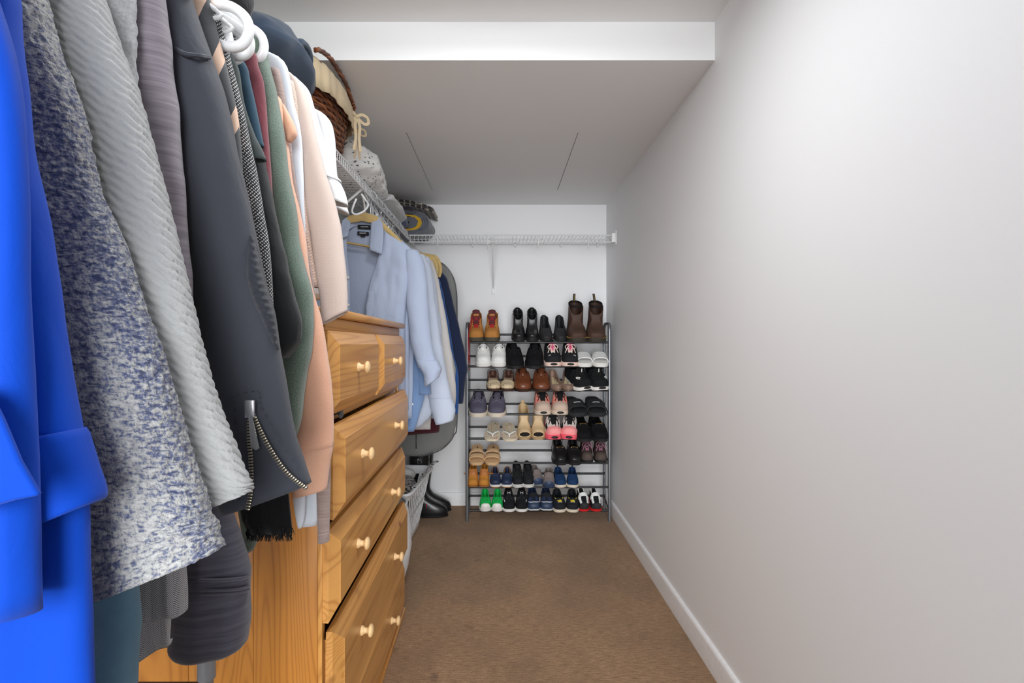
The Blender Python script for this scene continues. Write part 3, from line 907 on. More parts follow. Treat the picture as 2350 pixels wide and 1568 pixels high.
# --- green fleece
GRN = cloth('sage_green_fleece', rgb(120, 138, 124), rgb(78, 92, 84), 'fleece', .95, .45, .6)
D = 1.075
t = garment('sweater', 'sage green fleece pullover with a long slouching sleeve', 'sweater', D)
drape('sleeve', edge([(605, 95, 40), (615, 125, 60), (628, 178, 70), (644, 255, 72), (657, 351, 74), (670, 440, 76), (682, 510, 78), (694, 591, 80), (714, 660, 88), (719, 690, 90), (718, 750, 88), (714, 800, 84), (704, 850, 80), (696, 905, 74), (688, 960, 66), (680, 1000, 60)], D, .026, 78), GRN, t, N=48, M=90, seed=27, wr=.004, wrs=10)
drape('body', body(D, -.505, -.79, 1.75, 1.0, .018), GRN, t, N=36, M=30, seed=28)
drape('hem_corner', [pr(1120, 540, 580, 1.06, .012), pr(1180, 548, 586, 1.06, .012), pr(1240, 556, 590, 1.06, .012), pr(1272, 560, 582, 1.06, .011, 1262)], GRN, t, N=24, M=16, seed=29)
hanger(D, 'white hanger under the sage green pullover', WHITEP, .11, r=.004)

# --- white tubular hangers showing their rounded ends
TUBEW = plain('thick_white_tube_hanger', rgb(236, 237, 238), .3, .5)
def loop_hanger(pts, D, r, label):
    t = thing('clothes_hanger', label, 'hanger', (XE, D, 1.72), 'thick white tube hangers above the burgundy top')
    L = smoothpts([P(a, b, D) if len(q) == 2 else P(a, b, q[2]) for q in pts for a, b in [q[:2]]], 7)
    g = G(); g.tube(L, r, 12); g.build('tube_frame', TUBEW, t)
    g = G(); z = ZSH - .036
    hk = [(.014, .004), (.016, .018), (.004, .031), (-.012, .028), (-.019, .010), (-.012, -.012), (0, -.03), (0, -.075)]
    g.tube(smoothpts([(XE + a, D, z + b) for a, b in hk], 4), .003, 6); g.build('hook', CHROME, t)
    return t
loop_hanger([(395, -70), (440, -10), (482, 8), (530, 16), (562, 40), (571, 70), (558, 100), (530, 108), (490, 98), (430, 70), (380, 40)], .885, .0088, 'foremost white tube hanger, its big round end highest')
loop_hanger([(430, 20), (470, 28), (505, 48), (521, 76), (522, 104), (506, 122), (470, 118), (420, 100)], .91, .0085, 'white tube hanger end tucked left beneath the foremost one')
loop_hanger([(450, 10), (500, 36), (545, 62), (570, 86), (572, 112), (556, 128), (525, 124), (480, 105), (440, 90)], .95, .0088, 'white tube hanger end in the middle of the cluster')
loop_hanger([(450, 30), (500, 52), (548, 78), (558, 108), (548, 134), (528, 142), (505, 138), (460, 118)], .985, .0085, 'lowest white tube hanger end above the burgundy top')
loop_hanger([(500, 20), (545, 48), (580, 66), (600, 84), (606, 108), (598, 130), (584, 134), (540, 118), (500, 100)], 1.055, .0088, 'rightmost white tube hanger end resting on the sage green pullover')

# --- peach sweatshirt, pale shirts, knits
PEA = cloth('peach_sweatshirt_fleece', rgb(232, 182, 154), rgb(206, 152, 126), 'fleece', .95, .4, .35, 1.6)
PAL = cloth('pale_blue_white_cotton', rgb(212, 217, 224), rgb(194, 201, 211), 'plain', .9, .15, .2)
TAU = cloth('taupe_heather_knit', rgb(164, 144, 138), rgb(132, 114, 110), 'heather', .95, .3, .4, 2)
D = 1.118
t = garment('sweatshirt', 'peach sweatshirt whose ribbed cuff hangs against the pine drawers', 'sweatshirt', D)
drape('sleeve', edge([(642, 225, 22), (649, 255, 30), (660, 340, 38), (673, 432, 44), (699, 543, 52), (716, 655, 60), (734, 719, 66), (748, 790, 70), (757, 865, 76), (763, 950, 82), (763, 1025, 84, 1040)], D, .022, 60), PEA, t, N=44, M=70, seed=31, wr=.003, wrs=10)
drape('cuff', edge([(763, 1018, 84, 1032), (762, 1034, 86, 1048), (757, 1060, 82, 1075), (750, 1122, 78, 1142)], D, .021, 80), cloth('peach_rib', rgb(232, 182, 154), rgb(212, 160, 134), 'rib', .95, .3, .5, 3), t, N=44, M=16, seed=32, wr=.001)
drape('body', body(D, -.50, -.79, 1.75, 1.02, .014), PEA, t, N=36, M=30, seed=33)
drape('collar_flap', [pr(240, 646, 652, D + .004, .006), pr(270, 650, 668, D + .004, .012), pr(295, 654, 679, D + .004, .014), pr(308, 658, 681, D + .004, .014), pr(325, 660, 668, D + .004, .010)], PEA, t, N=24, M=16, seed=34, hem=False)
hanger(D, 'white hanger under the peach sweatshirt', WHITEP, .12, r=.004)
D = 1.156
t = garment('sweater', 'taupe heathered sweater whose cuff dangles lowest in front of the drawers', 'sweater', D)
drape('sleeve', edge([(640, 160, 20), (652, 215, 30), (664, 300, 36), (680, 420, 40), (705, 560, 44), (730, 720, 48), (748, 860, 46), (758, 980, 40), (758, 1080, 34), (757, 1160, 30), (755, 1242, 24, 1246)], D, .0115, 36), TAU, t, N=36, M=70, seed=35, wr=.0015)
drape('body', body(D, -.50, -.79, 1.77, 1.06, .009), TAU, t, N=36, M=30, seed=36)
hanger(D, 'white hanger under the taupe sweater', WHITEP, .12, r=.004)
D = 1.180
t = garment('shirt', 'pale blue-white shirt with rounded shoulder beside the sage green pullover', 'shirt', D)
drape('sleeve', edge([(622, 122, 24), (645, 134, 40), (658, 152, 48), (666, 182, 50), (676, 240, 52), (688, 290, 54), (694, 352, 52), (698, 478, 48), (704, 600, 44), (712, 800, 40), (722, 1000, 40), (726, 1130, 38), (727, 1205, 36, 1208)], D, .010, 50), PAL, t, N=40, M=80, seed=37, wr=.002, wrs=8)
drape('cuff_tab', [pr(1120, 672, 702, 1.15, .008), pr(1160, 675, 701, 1.15, .009), pr(1195, 680, 698, 1.15, .007), pr(1212, 684, 692, 1.15, .005)], PAL, t, N=20, M=14, seed=38, wr=.0008)
drape('body', body(D, -.50, -.79, 1.79, 1.08, .008), PAL, t, N=36, M=30, seed=39)
hanger(D, 'white hanger under the pale blue-white shirt', WHITEP, .12, r=.004)
BLS = cloth('blush_waffle_knit', rgb(214, 197, 188), rgb(192, 172, 162), 'waffle', .95, .3, .4, 3.2)
BRB = cloth('blush_brown_rib', rgb(222, 196, 180), rgb(172, 140, 124), 'ribv', .95, .3, .5, 1.5)
D = 1.206
t = garment('sweater', 'blush waffle-knit sweater with an open sleeve end at the chest top', 'sweater', D)
drape('sleeve', edge([(672, 172, 12), (690, 190, 26), (706, 235, 34), (722, 300, 42), (744, 385, 52), (772, 480, 74), (783, 527, 72), (790, 590, 70), (795, 645, 66), (798, 690, 62), (797, 715, 58, 745)], D, .018, 60), BLS, t, N=48, M=80, seed=41, wr=.002, wrs=8, hemin=.12)
drape('side_rib', edge([(676, 190, 12), (686, 240, 14), (692, 330, 14), (702, 460, 14), (716, 570, 14), (730, 660, 12)], D - .012, .014, 14), BRB, t, N=20, M=40, seed=42, wr=.0006)
drape('body', body(D, -.475, -.79, 1.79, 1.29, .008), BLS, t, N=36, M=30, seed=43)
hanger(D, 'white hanger under the blush sweater', WHITEP, .13, r=.004)
TEE = cloth('white_jersey', rgb(216, 216, 217), rgb(204, 204, 206), 'plain', .9, .15, .2)
D = 1.29
t = garment('tee_shirt', 'white tee shirt with wide hemmed sleeve over the blush sweater', 'shirt', D)
drape('sleeve', edge([(690, 188, 20), (708, 206, 34), (722, 250, 42), (736, 300, 50), (756, 352, 56), (776, 408, 60), (790, 440, 62, 422), (797, 472, 62, 458)], D, .034, 60), TEE, t, N=44, M=50, seed=44, wr=.0025, wrs=9, hemin=.09)
drape('sleeve_hem', edge([(780, 412, 57, 404), (783, 418, 58, 410)], D, .0365, 60), TEE, t, N=44, M=4, seed=45, wr=0, hem=False)
drape('body', body(D, -.46, -.80, 1.79, 1.3, .022), TEE, t, N=36, M=30, seed=46)
hanger(D, 'white hanger under the wide-sleeved white tee shirt', WHITEP, .15, r=.004)
D = 1.42
t = garment('tee_shirt', 'white tee shirt with a soft rolled shoulder right under the wire shelf', 'shirt', D)
drape('sleeve', edge([(727, 255, 20), (748, 266, 36), (762, 288, 46), (767, 318, 46), (772, 400, 46), (790, 455, 46, 450), (801, 492, 48, 478)], D, .03, 40), TEE, t, N=40, M=40, seed=47, wr=.002)
drape('body', body(D, -.46, -.80, 1.79, 1.3, .022), TEE, t, N=36, M=30, seed=48)
hanger(D, 'white hanger under the rolled-shoulder white tee shirt', WHITEP, .15, r=.004)

# --- things low on the left, under the long coats
DEN = cloth('faded_teal_denim', rgb(112, 150, 170), rgb(74, 108, 132), 'denim', .9, .2)
D = .69
t = garment('jeans', 'faded teal denim trousers hanging beneath the boucle cardigan', 'trousers', D)
drape('leg', [pr(1150, 90, 300, D, .03), pr(1340, 120, 313, D, .032), pr(1430, 120, 316, D, .033), pr(1480, 130, 309, D, .03), pr(1568, 140, 304, D, .032), pr(1800, 150, 300, D, .032), pr(2050, 150, 298, D, .03)], DEN, t, N=40, M=50, seed=51, wr=.003, wrs=9)
drape('waist', [(XE, D, 1.50, .14, .010, 0), (XE + .03, D, 1.20, .15, .014, 0), pr(1160, 80, 290, D, .026)], DEN, t, N=40, M=30, seed=52)
HER = cloth('grey_herringbone_wool', rgb(190, 190, 192), rgb(92, 92, 98), 'herring', .95, .2)
D = .776
t = garment('coat', 'grey herringbone wool coat hem below the boucle cardigan', 'coat', D)
drape('panel', [pr(1170, 180, 415, D, .010), pr(1230, 190, 420, D, .014), pr(1320, 220, 425, D, .02), pr(1400, 240, 427, D, .022), pr(1425, 260, 425, D, .022, 1405)], HER, t, N=60, M=40, seed=53, fold=(.004, 20))
drape('lower_panel', [pr(1300, 200, 385, D + .028, .012), pr(1420, 240, 392, D + .028, .013), pr(1500, 270, 392, D + .028, .014, 1480), pr(1535, 290, 392, D + .028, .014, 1470)], HER, t, N=60, M=30, seed=54, fold=(.003, 20))
drape('body', [(XE, D - .008, 1.80, .05, .003, 0), (XE, D - .008, 1.72, .12, .004, 0), pr(700, 60, 370, D - .008, .004), pr(1180, 180, 412, D, .008)], HER, t, N=36, M=30, seed=55)
hanger(D - .015, 'white hanger under the herringbone coat', WHITEP, .11, r=.003)
CHA = cloth('charcoal_melange_jersey', rgb(84, 82, 92), rgb(62, 60, 70), 'heather', .92, .25, .35)
D = .90
t = garment('dress', 'charcoal melange jersey dress with a double seam above its hem', 'dress', D)
drape('skirt', [pr(1080, 385, 515, D, .02), pr(1180, 385, 530, D, .034), pr(1260, 390, 556, D, .042), pr(1318, 392, 570, D, .045), pr(1345, 392, 568, D, .045), pr(1420, 395, 571, D, .046), pr(1475, 397, 565, D, .046), pr(1492, 410, 540, D, .042)], CHA, t, N=60, M=70, seed=56, wr=.0025, fold=(.003, 10), hemin=.04)
for py, w in ((1322, .0030), (1346, .0026), (1354, .0022)):
    pp = []
    for k in range(25):
        a = math.pi + math.pi * k / 24
        cx_, hx_ = (392 + 570) / 2, 89.5
        pp.append(P(cx_ + hx_ * math.cos(a), py + 10 * math.sin(-a), D + .0462 * math.sin(a)))
    g = G(); g.tube(pp, w, 6); g.build('seam', CHA, t)
drape('body', [(XE, D - .022, 1.80, .05, .002, 0), (XE, D - .022, 1.72, .1, .003, 0), (-.60, D - .022, 1.25, .09, .003, 0), pr(1085, 390, 505, D, .018)], CHA, t, N=36, M=40, seed=57)
hanger(D - .022, 'white hanger under the charcoal dress', WHITEP, .10, r=.003)
FRI = cloth('black_fringed_scarf_wool', rgb(17, 17, 19), rgb(10, 10, 12), 'plain', .95, .1, .4)
D = .985
t = thing('scarf', 'black fringed scarf hanging under the zipped cuff', 'scarf', (-.45, D, .9))
drape('cloth', [(-.55, D, 1.5, .06, .006, 0), (-.52, D, 1.2, .08, .008, 0), pr(1100, 545, 660, D, .012), pr(1180, 550, 668, D, .013), pr(1222, 570, 670, D, .013)], FRI, t, N=40, M=30, seed=58, fold=(.003, 25), hem=False)
rnd = random.Random(5); g = G()
for i in range(230):
    px = rnd.uniform(566, 671); d0 = D + rnd.uniform(-.014, .014)
    a = P(px, 1212, d0); b = P(px + rnd.uniform(-5, 6), 1212 + rnd.uniform(14, 32), d0 + rnd.uniform(-.005, .005))
    mid = (a + b) / 2 + Vector((rnd.uniform(-.004, .004), rnd.uniform(-.003, .003), 0))
    g.tube(smoothpts([a, mid, b], 3), .0006, 4)
g.build('fringe', FRI, t, kind='stuff')
# grey tube stand behind the dress
D = 1.02
t = thing('clothes_stand', 'grey tube stand in front of the pine chest side', 'stand', (-.6, D, 0))
DKB = plain('dark_grey_bar', rgb(70, 72, 76), .45, .4, .4)
PLG = plain('grey_tube_paint', rgb(134, 136, 140), .4, .4, .2)
xs = P(474, 1520, D).x
for xx in (xs, -.88):
    g = G(); g.tube([(xx, D, .0), (xx, D, .62)], .0125, 16); pst = g.build('post', PLG, t)
    g = G(); g.lathe([(.013, .525), (.0165, .528), (.0165, .75), (.013, .755)], 16, (xx, D, 0)); g.build('post_sleeve', PLG, pst)
    g = G(); g.box(xx - .014, xx + .014, D - .14, D + .14, 0.0, .022, .004); g.build('foot', DKB, t)
g = G(); g.box(-.88, xs, D - .012, D + .012, .493, .515, .004); g.build('cross_bar', DKB, t)
g = G(); g.tube([(-.90, D, .76), (xs + .01, D, .76)], .012, 12); g.build('top_bar', PLG, t)
# ------------------------------------------------------------------ things on the left shelf
ZD = ZSH + .0055       # top of the deck wires
def blob(name, prof, mat, label, cat, N=40, wr=.006, wrs=14, seed=0, parent=None, group=None, e=2.4, yfac=1.0):
    """soft heap: prof rows (y, xl, xr, zt) along the shelf, flat underside on the deck"""
    R = np.array(prof, float); t = np.linspace(R[0, 0], R[-1, 0], 40)
    Q = cinterp(t, R[:, 0], R[:, 1:])
    vs = []; uv = []
    for y, (xl, xr, zt) in zip(t, Q):
        hx = (xr - xl) / 2; cx = (xl + xr) / 2; zb = ZD; 
        for k in range(N + 1):
            a = 2 * math.pi * k / N
            c, s = math.cos(a), math.sin(a)
            ux = math.copysign(abs(c) ** (2 / e), c); uz = math.copysign(abs(s) ** (2 / e), s)
            hz = max((zt - zb) / 2, .002)
            p = Vector((cx + hx * ux, y, zb + hz + hz * uz))
            q = Vector((cx + math.cos(a) * .2, y, zb + math.sin(a) * .2))
            d = noise.noise(q * wrs + Vector((seed, 0, 0))) + .5 * noise.noise(q * wrs * 2.1 + Vector((seed, 3, 0)))
            p += Vector((c, 0, max(s, -.0) if s < 0 else s)) * wr * d
            p.z = max(p.z, ZD)
            vs.append(p); uv.append((a * .2, y))
    fs = []
    n1 = N + 1
    for i in range(39):
        for k in range(N): fs.append((i * n1 + k, i * n1 + k + 1, (i + 1) * n1 + k + 1, (i + 1) * n1 + k))
    fs.append(tuple(range(N - 1, -1, -1))); fs.append(tuple(39 * n1 + k for k in range(N)))
    o = mk(name, vs, fs, mat, parent, uv, True, 0)
    if parent is None: tag(o, label, cat, group)
    return o
NAV = cloth('dark_navy_cotton', rgb(52, 66, 84), rgb(36, 48, 64), 'denim', .9, .25)
BKT = cloth('black_folded_cotton', rgb(48, 46, 50), rgb(34, 33, 36), 'plain', .9, .25, .3)
blob('folded_trousers', [(.86, -.9, -.60, 1.97), (.95, -.92, -.575, 2.03), (1.10, -.92, -.565, 2.035), (1.2, -.92, -.57, 2.02), (1.24, -.9, -.60, 1.97)], BKT, 'black folded trousers stacked on the shelf at its near end', 'trousers', seed=3, wr=.004)
nv = blob('hooded_top', [(1.27, -.88, -.64, 1.96), (1.33, -.93, -.585, 2.05), (1.44, -.93, -.555, 2.085), (1.54, -.93, -.55, 2.065), (1.60, -.92, -.57, 2.01), (1.625, -.90, -.60, 1.96)], NAV, 'dark navy top heaped on the shelf in front of the wicker basket', 'top', seed=9, wr=.014, wrs=9, e=1.9)
g = G(); rg = []
for i in range(28):
    a = 2 * math.pi * i / 28
    rg.append(Vector((-.572 + .010 * math.sin(a), 1.50 + .05 * math.cos(a), 2.005 + .028 * math.sin(a))))
g.tube(rg, .010, 8, closed=True); g.build('neck_hole', NAV, nv)
# wicker basket
BRN = plain('dark_brown_wicker', rgb(96, 56, 34), .42, .4, 0, .3, 90)
BRL = plain('reddish_wicker', rgb(140, 84, 50), .4, .4, 0, .3, 90)
LIN = cloth('cream_cotton_liner', rgb(208, 190, 158), rgb(190, 170, 138), 'plain', .92, .15, .3)
bc = Vector((-.765, 1.93, 0)); bx, by = .165, .28; zb0, zb1 = ZD + .002, 2.118
bk = thing('wicker_basket', 'dark wicker basket with a cream cloth liner on the shelf', 'basket', (bc.x, bc.y, zb0))
def oval(z, k=1.0, e=2.6, n=64, dx=0, dy=0):
    f = .86 + .14 * (z - zb0) / (zb1 - zb0)
    out = []
    for i in range(n):
        a = 2 * math.pi * i / n; c, s = math.cos(a), math.sin(a)
        out.append(Vector((bc.x + (bx * f * k + dx) * math.copysign(abs(c) ** (2 / e), c), bc.y + (by * f * k + dy) * math.copysign(abs(s) ** (2 / e), s), z)))
    return out
NS = 44
for r in range(19):
    z = zb0 + .008 + (zb1 - zb0 - .012) * r / 18
    pts = []
    base = oval(z, 1.0, n=NS * 4)
    for i, p in enumerate(base):
        d = Vector((p.x - bc.x, (p.y - bc.y) * .4, 0)).normalized()
        w = math.sin(math.pi * i / 4 + (math.pi if r % 2 else 0))
        pts.append(p + d * (.0034 * w) + Vector((0, 0, .0015 * math.sin(i * .7 + r))))
    g = G(); g.tube(pts, .0054, 6, closed=True); g.build('weaver', BRL if r % 3 == 1 else BRN, bk)
for i in range(NS):
    a = oval(zb0, .985, n=NS)[i]; b = oval(zb1 + .002, .985, n=NS)[i]
    g = G(); g.tube([a, a.lerp(b, .5), b], .0032, 5); g.build('stake', BRL, bk)
g = G(); base = oval(zb0 + .002, .97, n=40); g.slab(base, (0, 0, .008)); g.build('base', BRN, bk)
for k in range(2):
    pts = [p + Vector((0, 0, .006 * math.sin(i * .55 + k * math.pi))) + (p - Vector((bc.x, bc.y, p.z))).normalized() * (.005 * math.cos(i * .55 + k * math.pi)) for i, p in enumerate(oval(zb1 + .006, 1.0, n=120))]
    g = G(); g.tube(pts, .0065, 6, closed=True); g.build('rim', BRN, bk)
# liner folded over the rim, wavy lower edge, split near the far corner
rings = []
prof = [(-.03, -.10, .95), (.004, -.02, .98), (.016, .0, 1.0), (.014, .0055, 1.012), (.0, .012, 1.03), (-.04, .016, 1.035), (-.085, .0165, 1.03)]
for q, (dz, dd, kk) in enumerate(prof):
    ring = []
    for i, p in enumerate(oval(zb1, 1.0, n=120)):
        d = Vector((p.x - bc.x, (p.y - bc.y) * .4, 0)).normalized()
        wv = .0035 * math.sin(i * 1.7) * (q / 6) + .002 * math.sin(i * .9 + 1) * (q / 6)
        zz = zb1 + dz + (.006 * math.sin(i * .45) if q >= 5 else 0)
        ring.append(Vector((p.x, p.y, 0)) + d * (dd + wv + .002) + Vector((0, 0, zz)))
    rings.append(ring)
g = G(); g.loft(rings, True); ln = g.build('cloth_liner', LIN, bk, sharp=0)
sd = ln.modifiers.new('thick', 'SOLIDIFY'); sd.thickness = .0015
def bow(c, s, name='tie_bow', tail=.11):
    g = G(); c = Vector(c); e = Vector((.72, .69, 0)); nn = Vector((.69, -.72, 0))
    def B(a, z, o=0.0): return c + e * (a * s) + nn * (o * s) + Vector((0, 0, z * s))
    for sg in (-1, 1):
        g.tube(smoothpts([B(0, 0), B(sg * .016, .010, .004), B(sg * .034, .004, .008), B(sg * .036, -.014, .010), B(sg * .022, -.018, .006), B(0, 0)], 5), .0055 * s, 6, flat=.3, up=tuple(nn))
        g.tube(smoothpts([B(0, 0), B(sg * .008, -.03, .006), B(sg * .006, -.07, .006), B(sg * .012, -tail, .004)], 5), .0055 * s, 6, flat=.3, up=tuple(nn))
    g.lathe([(.002, -.007), (.007, -.004), (.008, .0), (.007, .004), (.002, .007)], 10, c + nn * .004, 'x')
    g.build(name, LIN, bk)
bow((bc.x + bx + .018, bc.y + by * .58, zb1 - .030), 1.25)
bow((bc.x + bx * .86 + .012, bc.y + by * .94 + .008, zb1 - .040), 1.0, tail=.12)
# twisted side handle standing on the aisle rim
for k in range(3):
    pts = []
    for i in range(60):
        v = i / 59; y = bc.y - by * .85 + v * by * 1.55
        z = zb1 + .012 + .05 * math.sin(math.pi * v) ** .7
        ph = v * 22 + k * 2.094
        pts.append(Vector((bc.x + bx * .98 + .004 * math.cos(ph) + .01 * math.sin(math.pi * v), y, min(z, 2.172) + .004 * math.sin(ph))))
    g = G(); g.tube(pts, .0052, 6); g.build('handle_strand', BRN if k else BRL, bk)
g = G()
for v in (.92, .95, .98):
    y = bc.y - by * .85 + v * by * 1.55; z = zb1 + .012 + .05 * math.sin(math.pi * v) ** .7
    g.lathe([(.012, -.006), (.0135, 0), (.012, .006)], 12, (bc.x + bx * .98, y, z), 'y', cap=False)
g.build('handle_binding', BRL, bk)

# bedding heap
BED = cloth('white_sprigged_cotton', rgb(228, 228, 226), rgb(84, 88, 96), 'dots', .92, .15, .4, 1.1)
b1 = blob('duvet', [(2.235, -.93, -.68, 2.02), (2.265, -.95, -.635, 2.085), (2.34, -.96, -.60, 2.10), (2.48, -.96, -.575, 2.075), (2.62, -.96, -.575, 2.02), (2.72, -.95, -.60, 1.97)], BED, 'white cotton duvet with small dark sprigs heaped on the shelf', 'bedding', seed=21, wr=.022, wrs=11, N=60)
SHT = cloth('pale_grey_sheet', rgb(214, 214, 214), rgb(192, 192, 194), 'plain', .92, .15, .3)
blob('folded_sheet', [(2.735, -.93, -.60, 1.955), (2.80, -.95, -.575, 2.0), (3.0, -.95, -.57, 1.99), (3.18, -.95, -.585, 1.965), (3.24, -.93, -.62, 1.945)], SHT, 'pale grey sheet bundle on the shelf past the sprigged duvet', 'bedding', seed=31, wr=.010, wrs=10, N=48)

# folded blankets in the corner
GRY = cloth('slate_grey_fleece', rgb(112, 115, 124), rgb(92, 95, 104), 'fleece', .95, .4, .4)
YEL = cloth('mustard_fleece', rgb(222, 176, 56), rgb(200, 154, 44), 'fleece', .95, .4, .4)
NVB = cloth('royal_navy_fleece', rgb(38, 64, 110), rgb(28, 50, 90), 'fleece', .95, .4, .4)
PLD = cloth('dark_plaid_wool', rgb(48, 40, 40), rgb(206, 196, 182), 'plaid', .95, .3)
PUR = cloth('dark_purple_knit', rgb(62, 48, 70), rgb(48, 36, 56), 'plain', .95, .3, .4)
ZBD = ZB + .006
def roll(name, x0, x1, y0, y1, z0, z1, mats, label, cat):
    """blanket folded in nested layers; the folds show on the end facing the viewer"""
    t = thing(name, label, cat, ((x0 + x1) / 2, (y0 + y1) / 2, z0))
    cx, cz, rx, rz = (x0 + x1) / 2, (z0 + z1) / 2, (x1 - x0) / 2, (z1 - z0) / 2
    for q, (nm, m, k0, k1) in enumerate(mats):
        o_, i_ = [], []
        for i in range(48):
            a = math.radians(-168 + 336 * i / 47)
            c, s = math.cos(a), math.sin(a)
            u = math.copysign(abs(c) ** .9, c); w = math.copysign(abs(s) ** .95, s)
            o_.append((cx + rx * k0 * u, cz + rz * k0 * w)); i_.append((cx + rx * k1 * u, cz + rz * k1 * w))
        ring = o_ + i_[::-1]
        g = G(); ys = np.linspace(y0 + .003 * (q % 2), y1, 8)
        g.loft([[(p[0] + .003 * math.sin(y * 30 + i * .5), y, max(p[1] + .003 * math.sin(y * 24 + i * .6), z0)) for i, p in enumerate(ring)] for y in ys], True, True, True)
        g.build(nm, m, t, sharp=50)
    return t
roll('fleece_blanket', -.80, -.487, 3.512, 3.80, ZBD, ZBD + .165, [('outer_layer', GRY, 1.0, .90), ('second_layer', GRY, .89, .79), ('third_layer', GRY, .78, .69), ('mustard_layer', YEL, .68, .50), ('inner_layer', GRY, .49, .14)], 'slate grey fleece blanket folded around a mustard layer at the shelf corner', 'blanket')
blob('knit_blanket', [(3.27, -.94, -.66, 1.955), (3.30, -.95, -.635, 2.02), (3.38, -.95, -.615, 2.035), (3.46, -.95, -.62, 2.02), (3.495, -.94, -.66, 1.95)], NVB, 'royal navy folded blanket left of the grey and mustard one', 'blanket', seed=41, wr=.006)
def stacked(name, x0, x1, y0, y1, z0, z1, mat, label, cat, droop=0.0, n=3):
    t = thing(name, label, cat, ((x0 + x1) / 2, (y0 + y1) / 2, z0))
    h = (z1 - z0) / n
    for k in range(n):
        rings = []
        for j in range(12):
            v = j / 11; x = x0 + (x1 - x0) * v
            e = .5 * (1 - abs(2 * v - 1) ** 6)
            hh = h * .48 * (.55 + .9 * e) * (1 - .1 * k * 0)
            zc = z0 + h * (k + .5) - droop * max(0, v - .45) ** 2 * 4
            ring = []
            for i in range(20):
                a = 2 * math.pi * i / 20; c, s = math.cos(a), math.sin(a)
                ring.append((x + .004 * math.sin(i + k), (y0 + y1) / 2 + (y1 - y0) / 2 * math.copysign(abs(c) ** .5, c) + .004 * math.sin(9 * v + k), zc + hh * math.copysign(abs(s) ** .7, s)))
            rings.append(ring)
        uv = [(p[0], p[1] + p[2]) for r in rings for p in r]
        g = G(); g.loft(rings, True, True, True, uv); g.build('fold', mat, t, sharp=0)
    return t
stacked('knit_sweater', -.93, -.60, 3.54, 3.79, ZBD + .168, ZBD + .200, PUR, 'dark purple knit folded under the plaid blanket', 'sweater', 0, 2)
stacked('plaid_blanket', -.92, -.468, 3.52, 3.80, ZBD + .203, ZBD + .248, PLD, 'black and cream plaid blanket drooping over the corner pile', 'blanket', .045, 2)

# ------------------------------------------------------------------ shirts past the chest
SB1 = cloth('light_blue_oxford', rgb(168, 178, 199), rgb(152, 164, 188), 'plain', .88, .2, .25)
SB2 = cloth('mid_blue_chambray', rgb(124, 150, 188), rgb(100, 128, 170), 'denim', .88, .2)
SB3 = cloth('pale_blue_poplin', rgb(184, 192, 207), rgb(170, 179, 197), 'plain', .88, .2, .2)
BEI = cloth('stone_beige_linen', rgb(192, 188, 186), rgb(176, 172, 170), 'plain', .9, .2, .3)
TWL = cloth('pale_tweed', rgb(196, 194, 188), rgb(140, 138, 132), 'tweed', .9, .2)
MBL = cloth('royal_blue_cotton', rgb(44, 82, 140), rgb(34, 66, 118), 'plain', .85, .2, .2)
NVJ = cloth('midnight_navy_wool', rgb(28, 38, 64), rgb(20, 28, 50), 'plain', .88, .25, .2)
BAG = cloth('grey_garment_bag', rgb(128, 129, 128), rgb(112, 113, 112), 'plain', .7, .1, .15)
LBL = plain('black_woven_label', rgb(28, 29, 33), .7, .2)
LBT = plain('label_thread', rgb(190, 192, 198), .7, .2)
BTN = plain('pearl_button', rgb(232, 232, 228), .25, .5)
def panel(name, grid, mat, parent, th=.003, wr=.0025, seed=0, wrs=9, nu=16, nv=30):
    """cloth sheet with thickness through a coarse grid of 3-D points (rows top to bottom)"""
    A = np.array([[tuple(p) for p in r] for r in grid], float)
    tv = np.linspace(0, 1, A.shape[0]); tu = np.linspace(0, 1, A.shape[1])
    B = cinterp(np.linspace(0, 1, nv), tv, A.reshape(A.shape[0], -1)).reshape(nv, A.shape[1], 3)
    Cc = cinterp(np.linspace(0, 1, nu), tu, B.transpose(1, 0, 2).reshape(A.shape[1], -1)).reshape(nu, nv, 3).transpose(1, 0, 2)
    vs = []; uv = []
    for i in range(nv):
        for j in range(nu):
            p = Vector(Cc[i, j]); d = noise.noise(Vector((p.x * wrs * 1.8 + seed, 0, p.z * wrs * .7))) + .6 * noise.noise(Vector((p.x * wrs * 4 + seed, 2, p.z * wrs * 2)))
            p.y += d * wr; vs.append(p); uv.append((p.x, p.z))
    fs = [(i * nu + j, i * nu + j + 1, (i + 1) * nu + j + 1, (i + 1) * nu + j) for i in range(nv - 1) for j in range(nu - 1)]
    o = mk(name, vs, fs, mat, parent, uv, True, 0)
    m = o.modifiers.new('thick', 'SOLIDIFY'); m.thickness = th; m.offset = 0
    return o
D = 2.44
t = garment('shirt', 'light blue shirt facing forward with open collar and two black labels', 'shirt', D)
def S(px, py, d=0): return P(px, py, D + d)
panel('back_panel', [[S(690, 590, .05), S(770, 540, .05), S(835, 512, .045), S(905, 540, .05), S(965, 590, .05)], [S(690, 640, .06), S(770, 610, .06), S(835, 600, .06), S(900, 610, .06), S(968, 640, .06)], [S(700, 800, .06), S(770, 800, .06), S(835, 800, .06), S(900, 800, .06), S(950, 800, .06)], [S(705, 960, .06), S(770, 970, .06), S(835, 975, .06), S(900, 970, .06), S(945, 960, .06)]], SB1, t, seed=1, wr=.006)
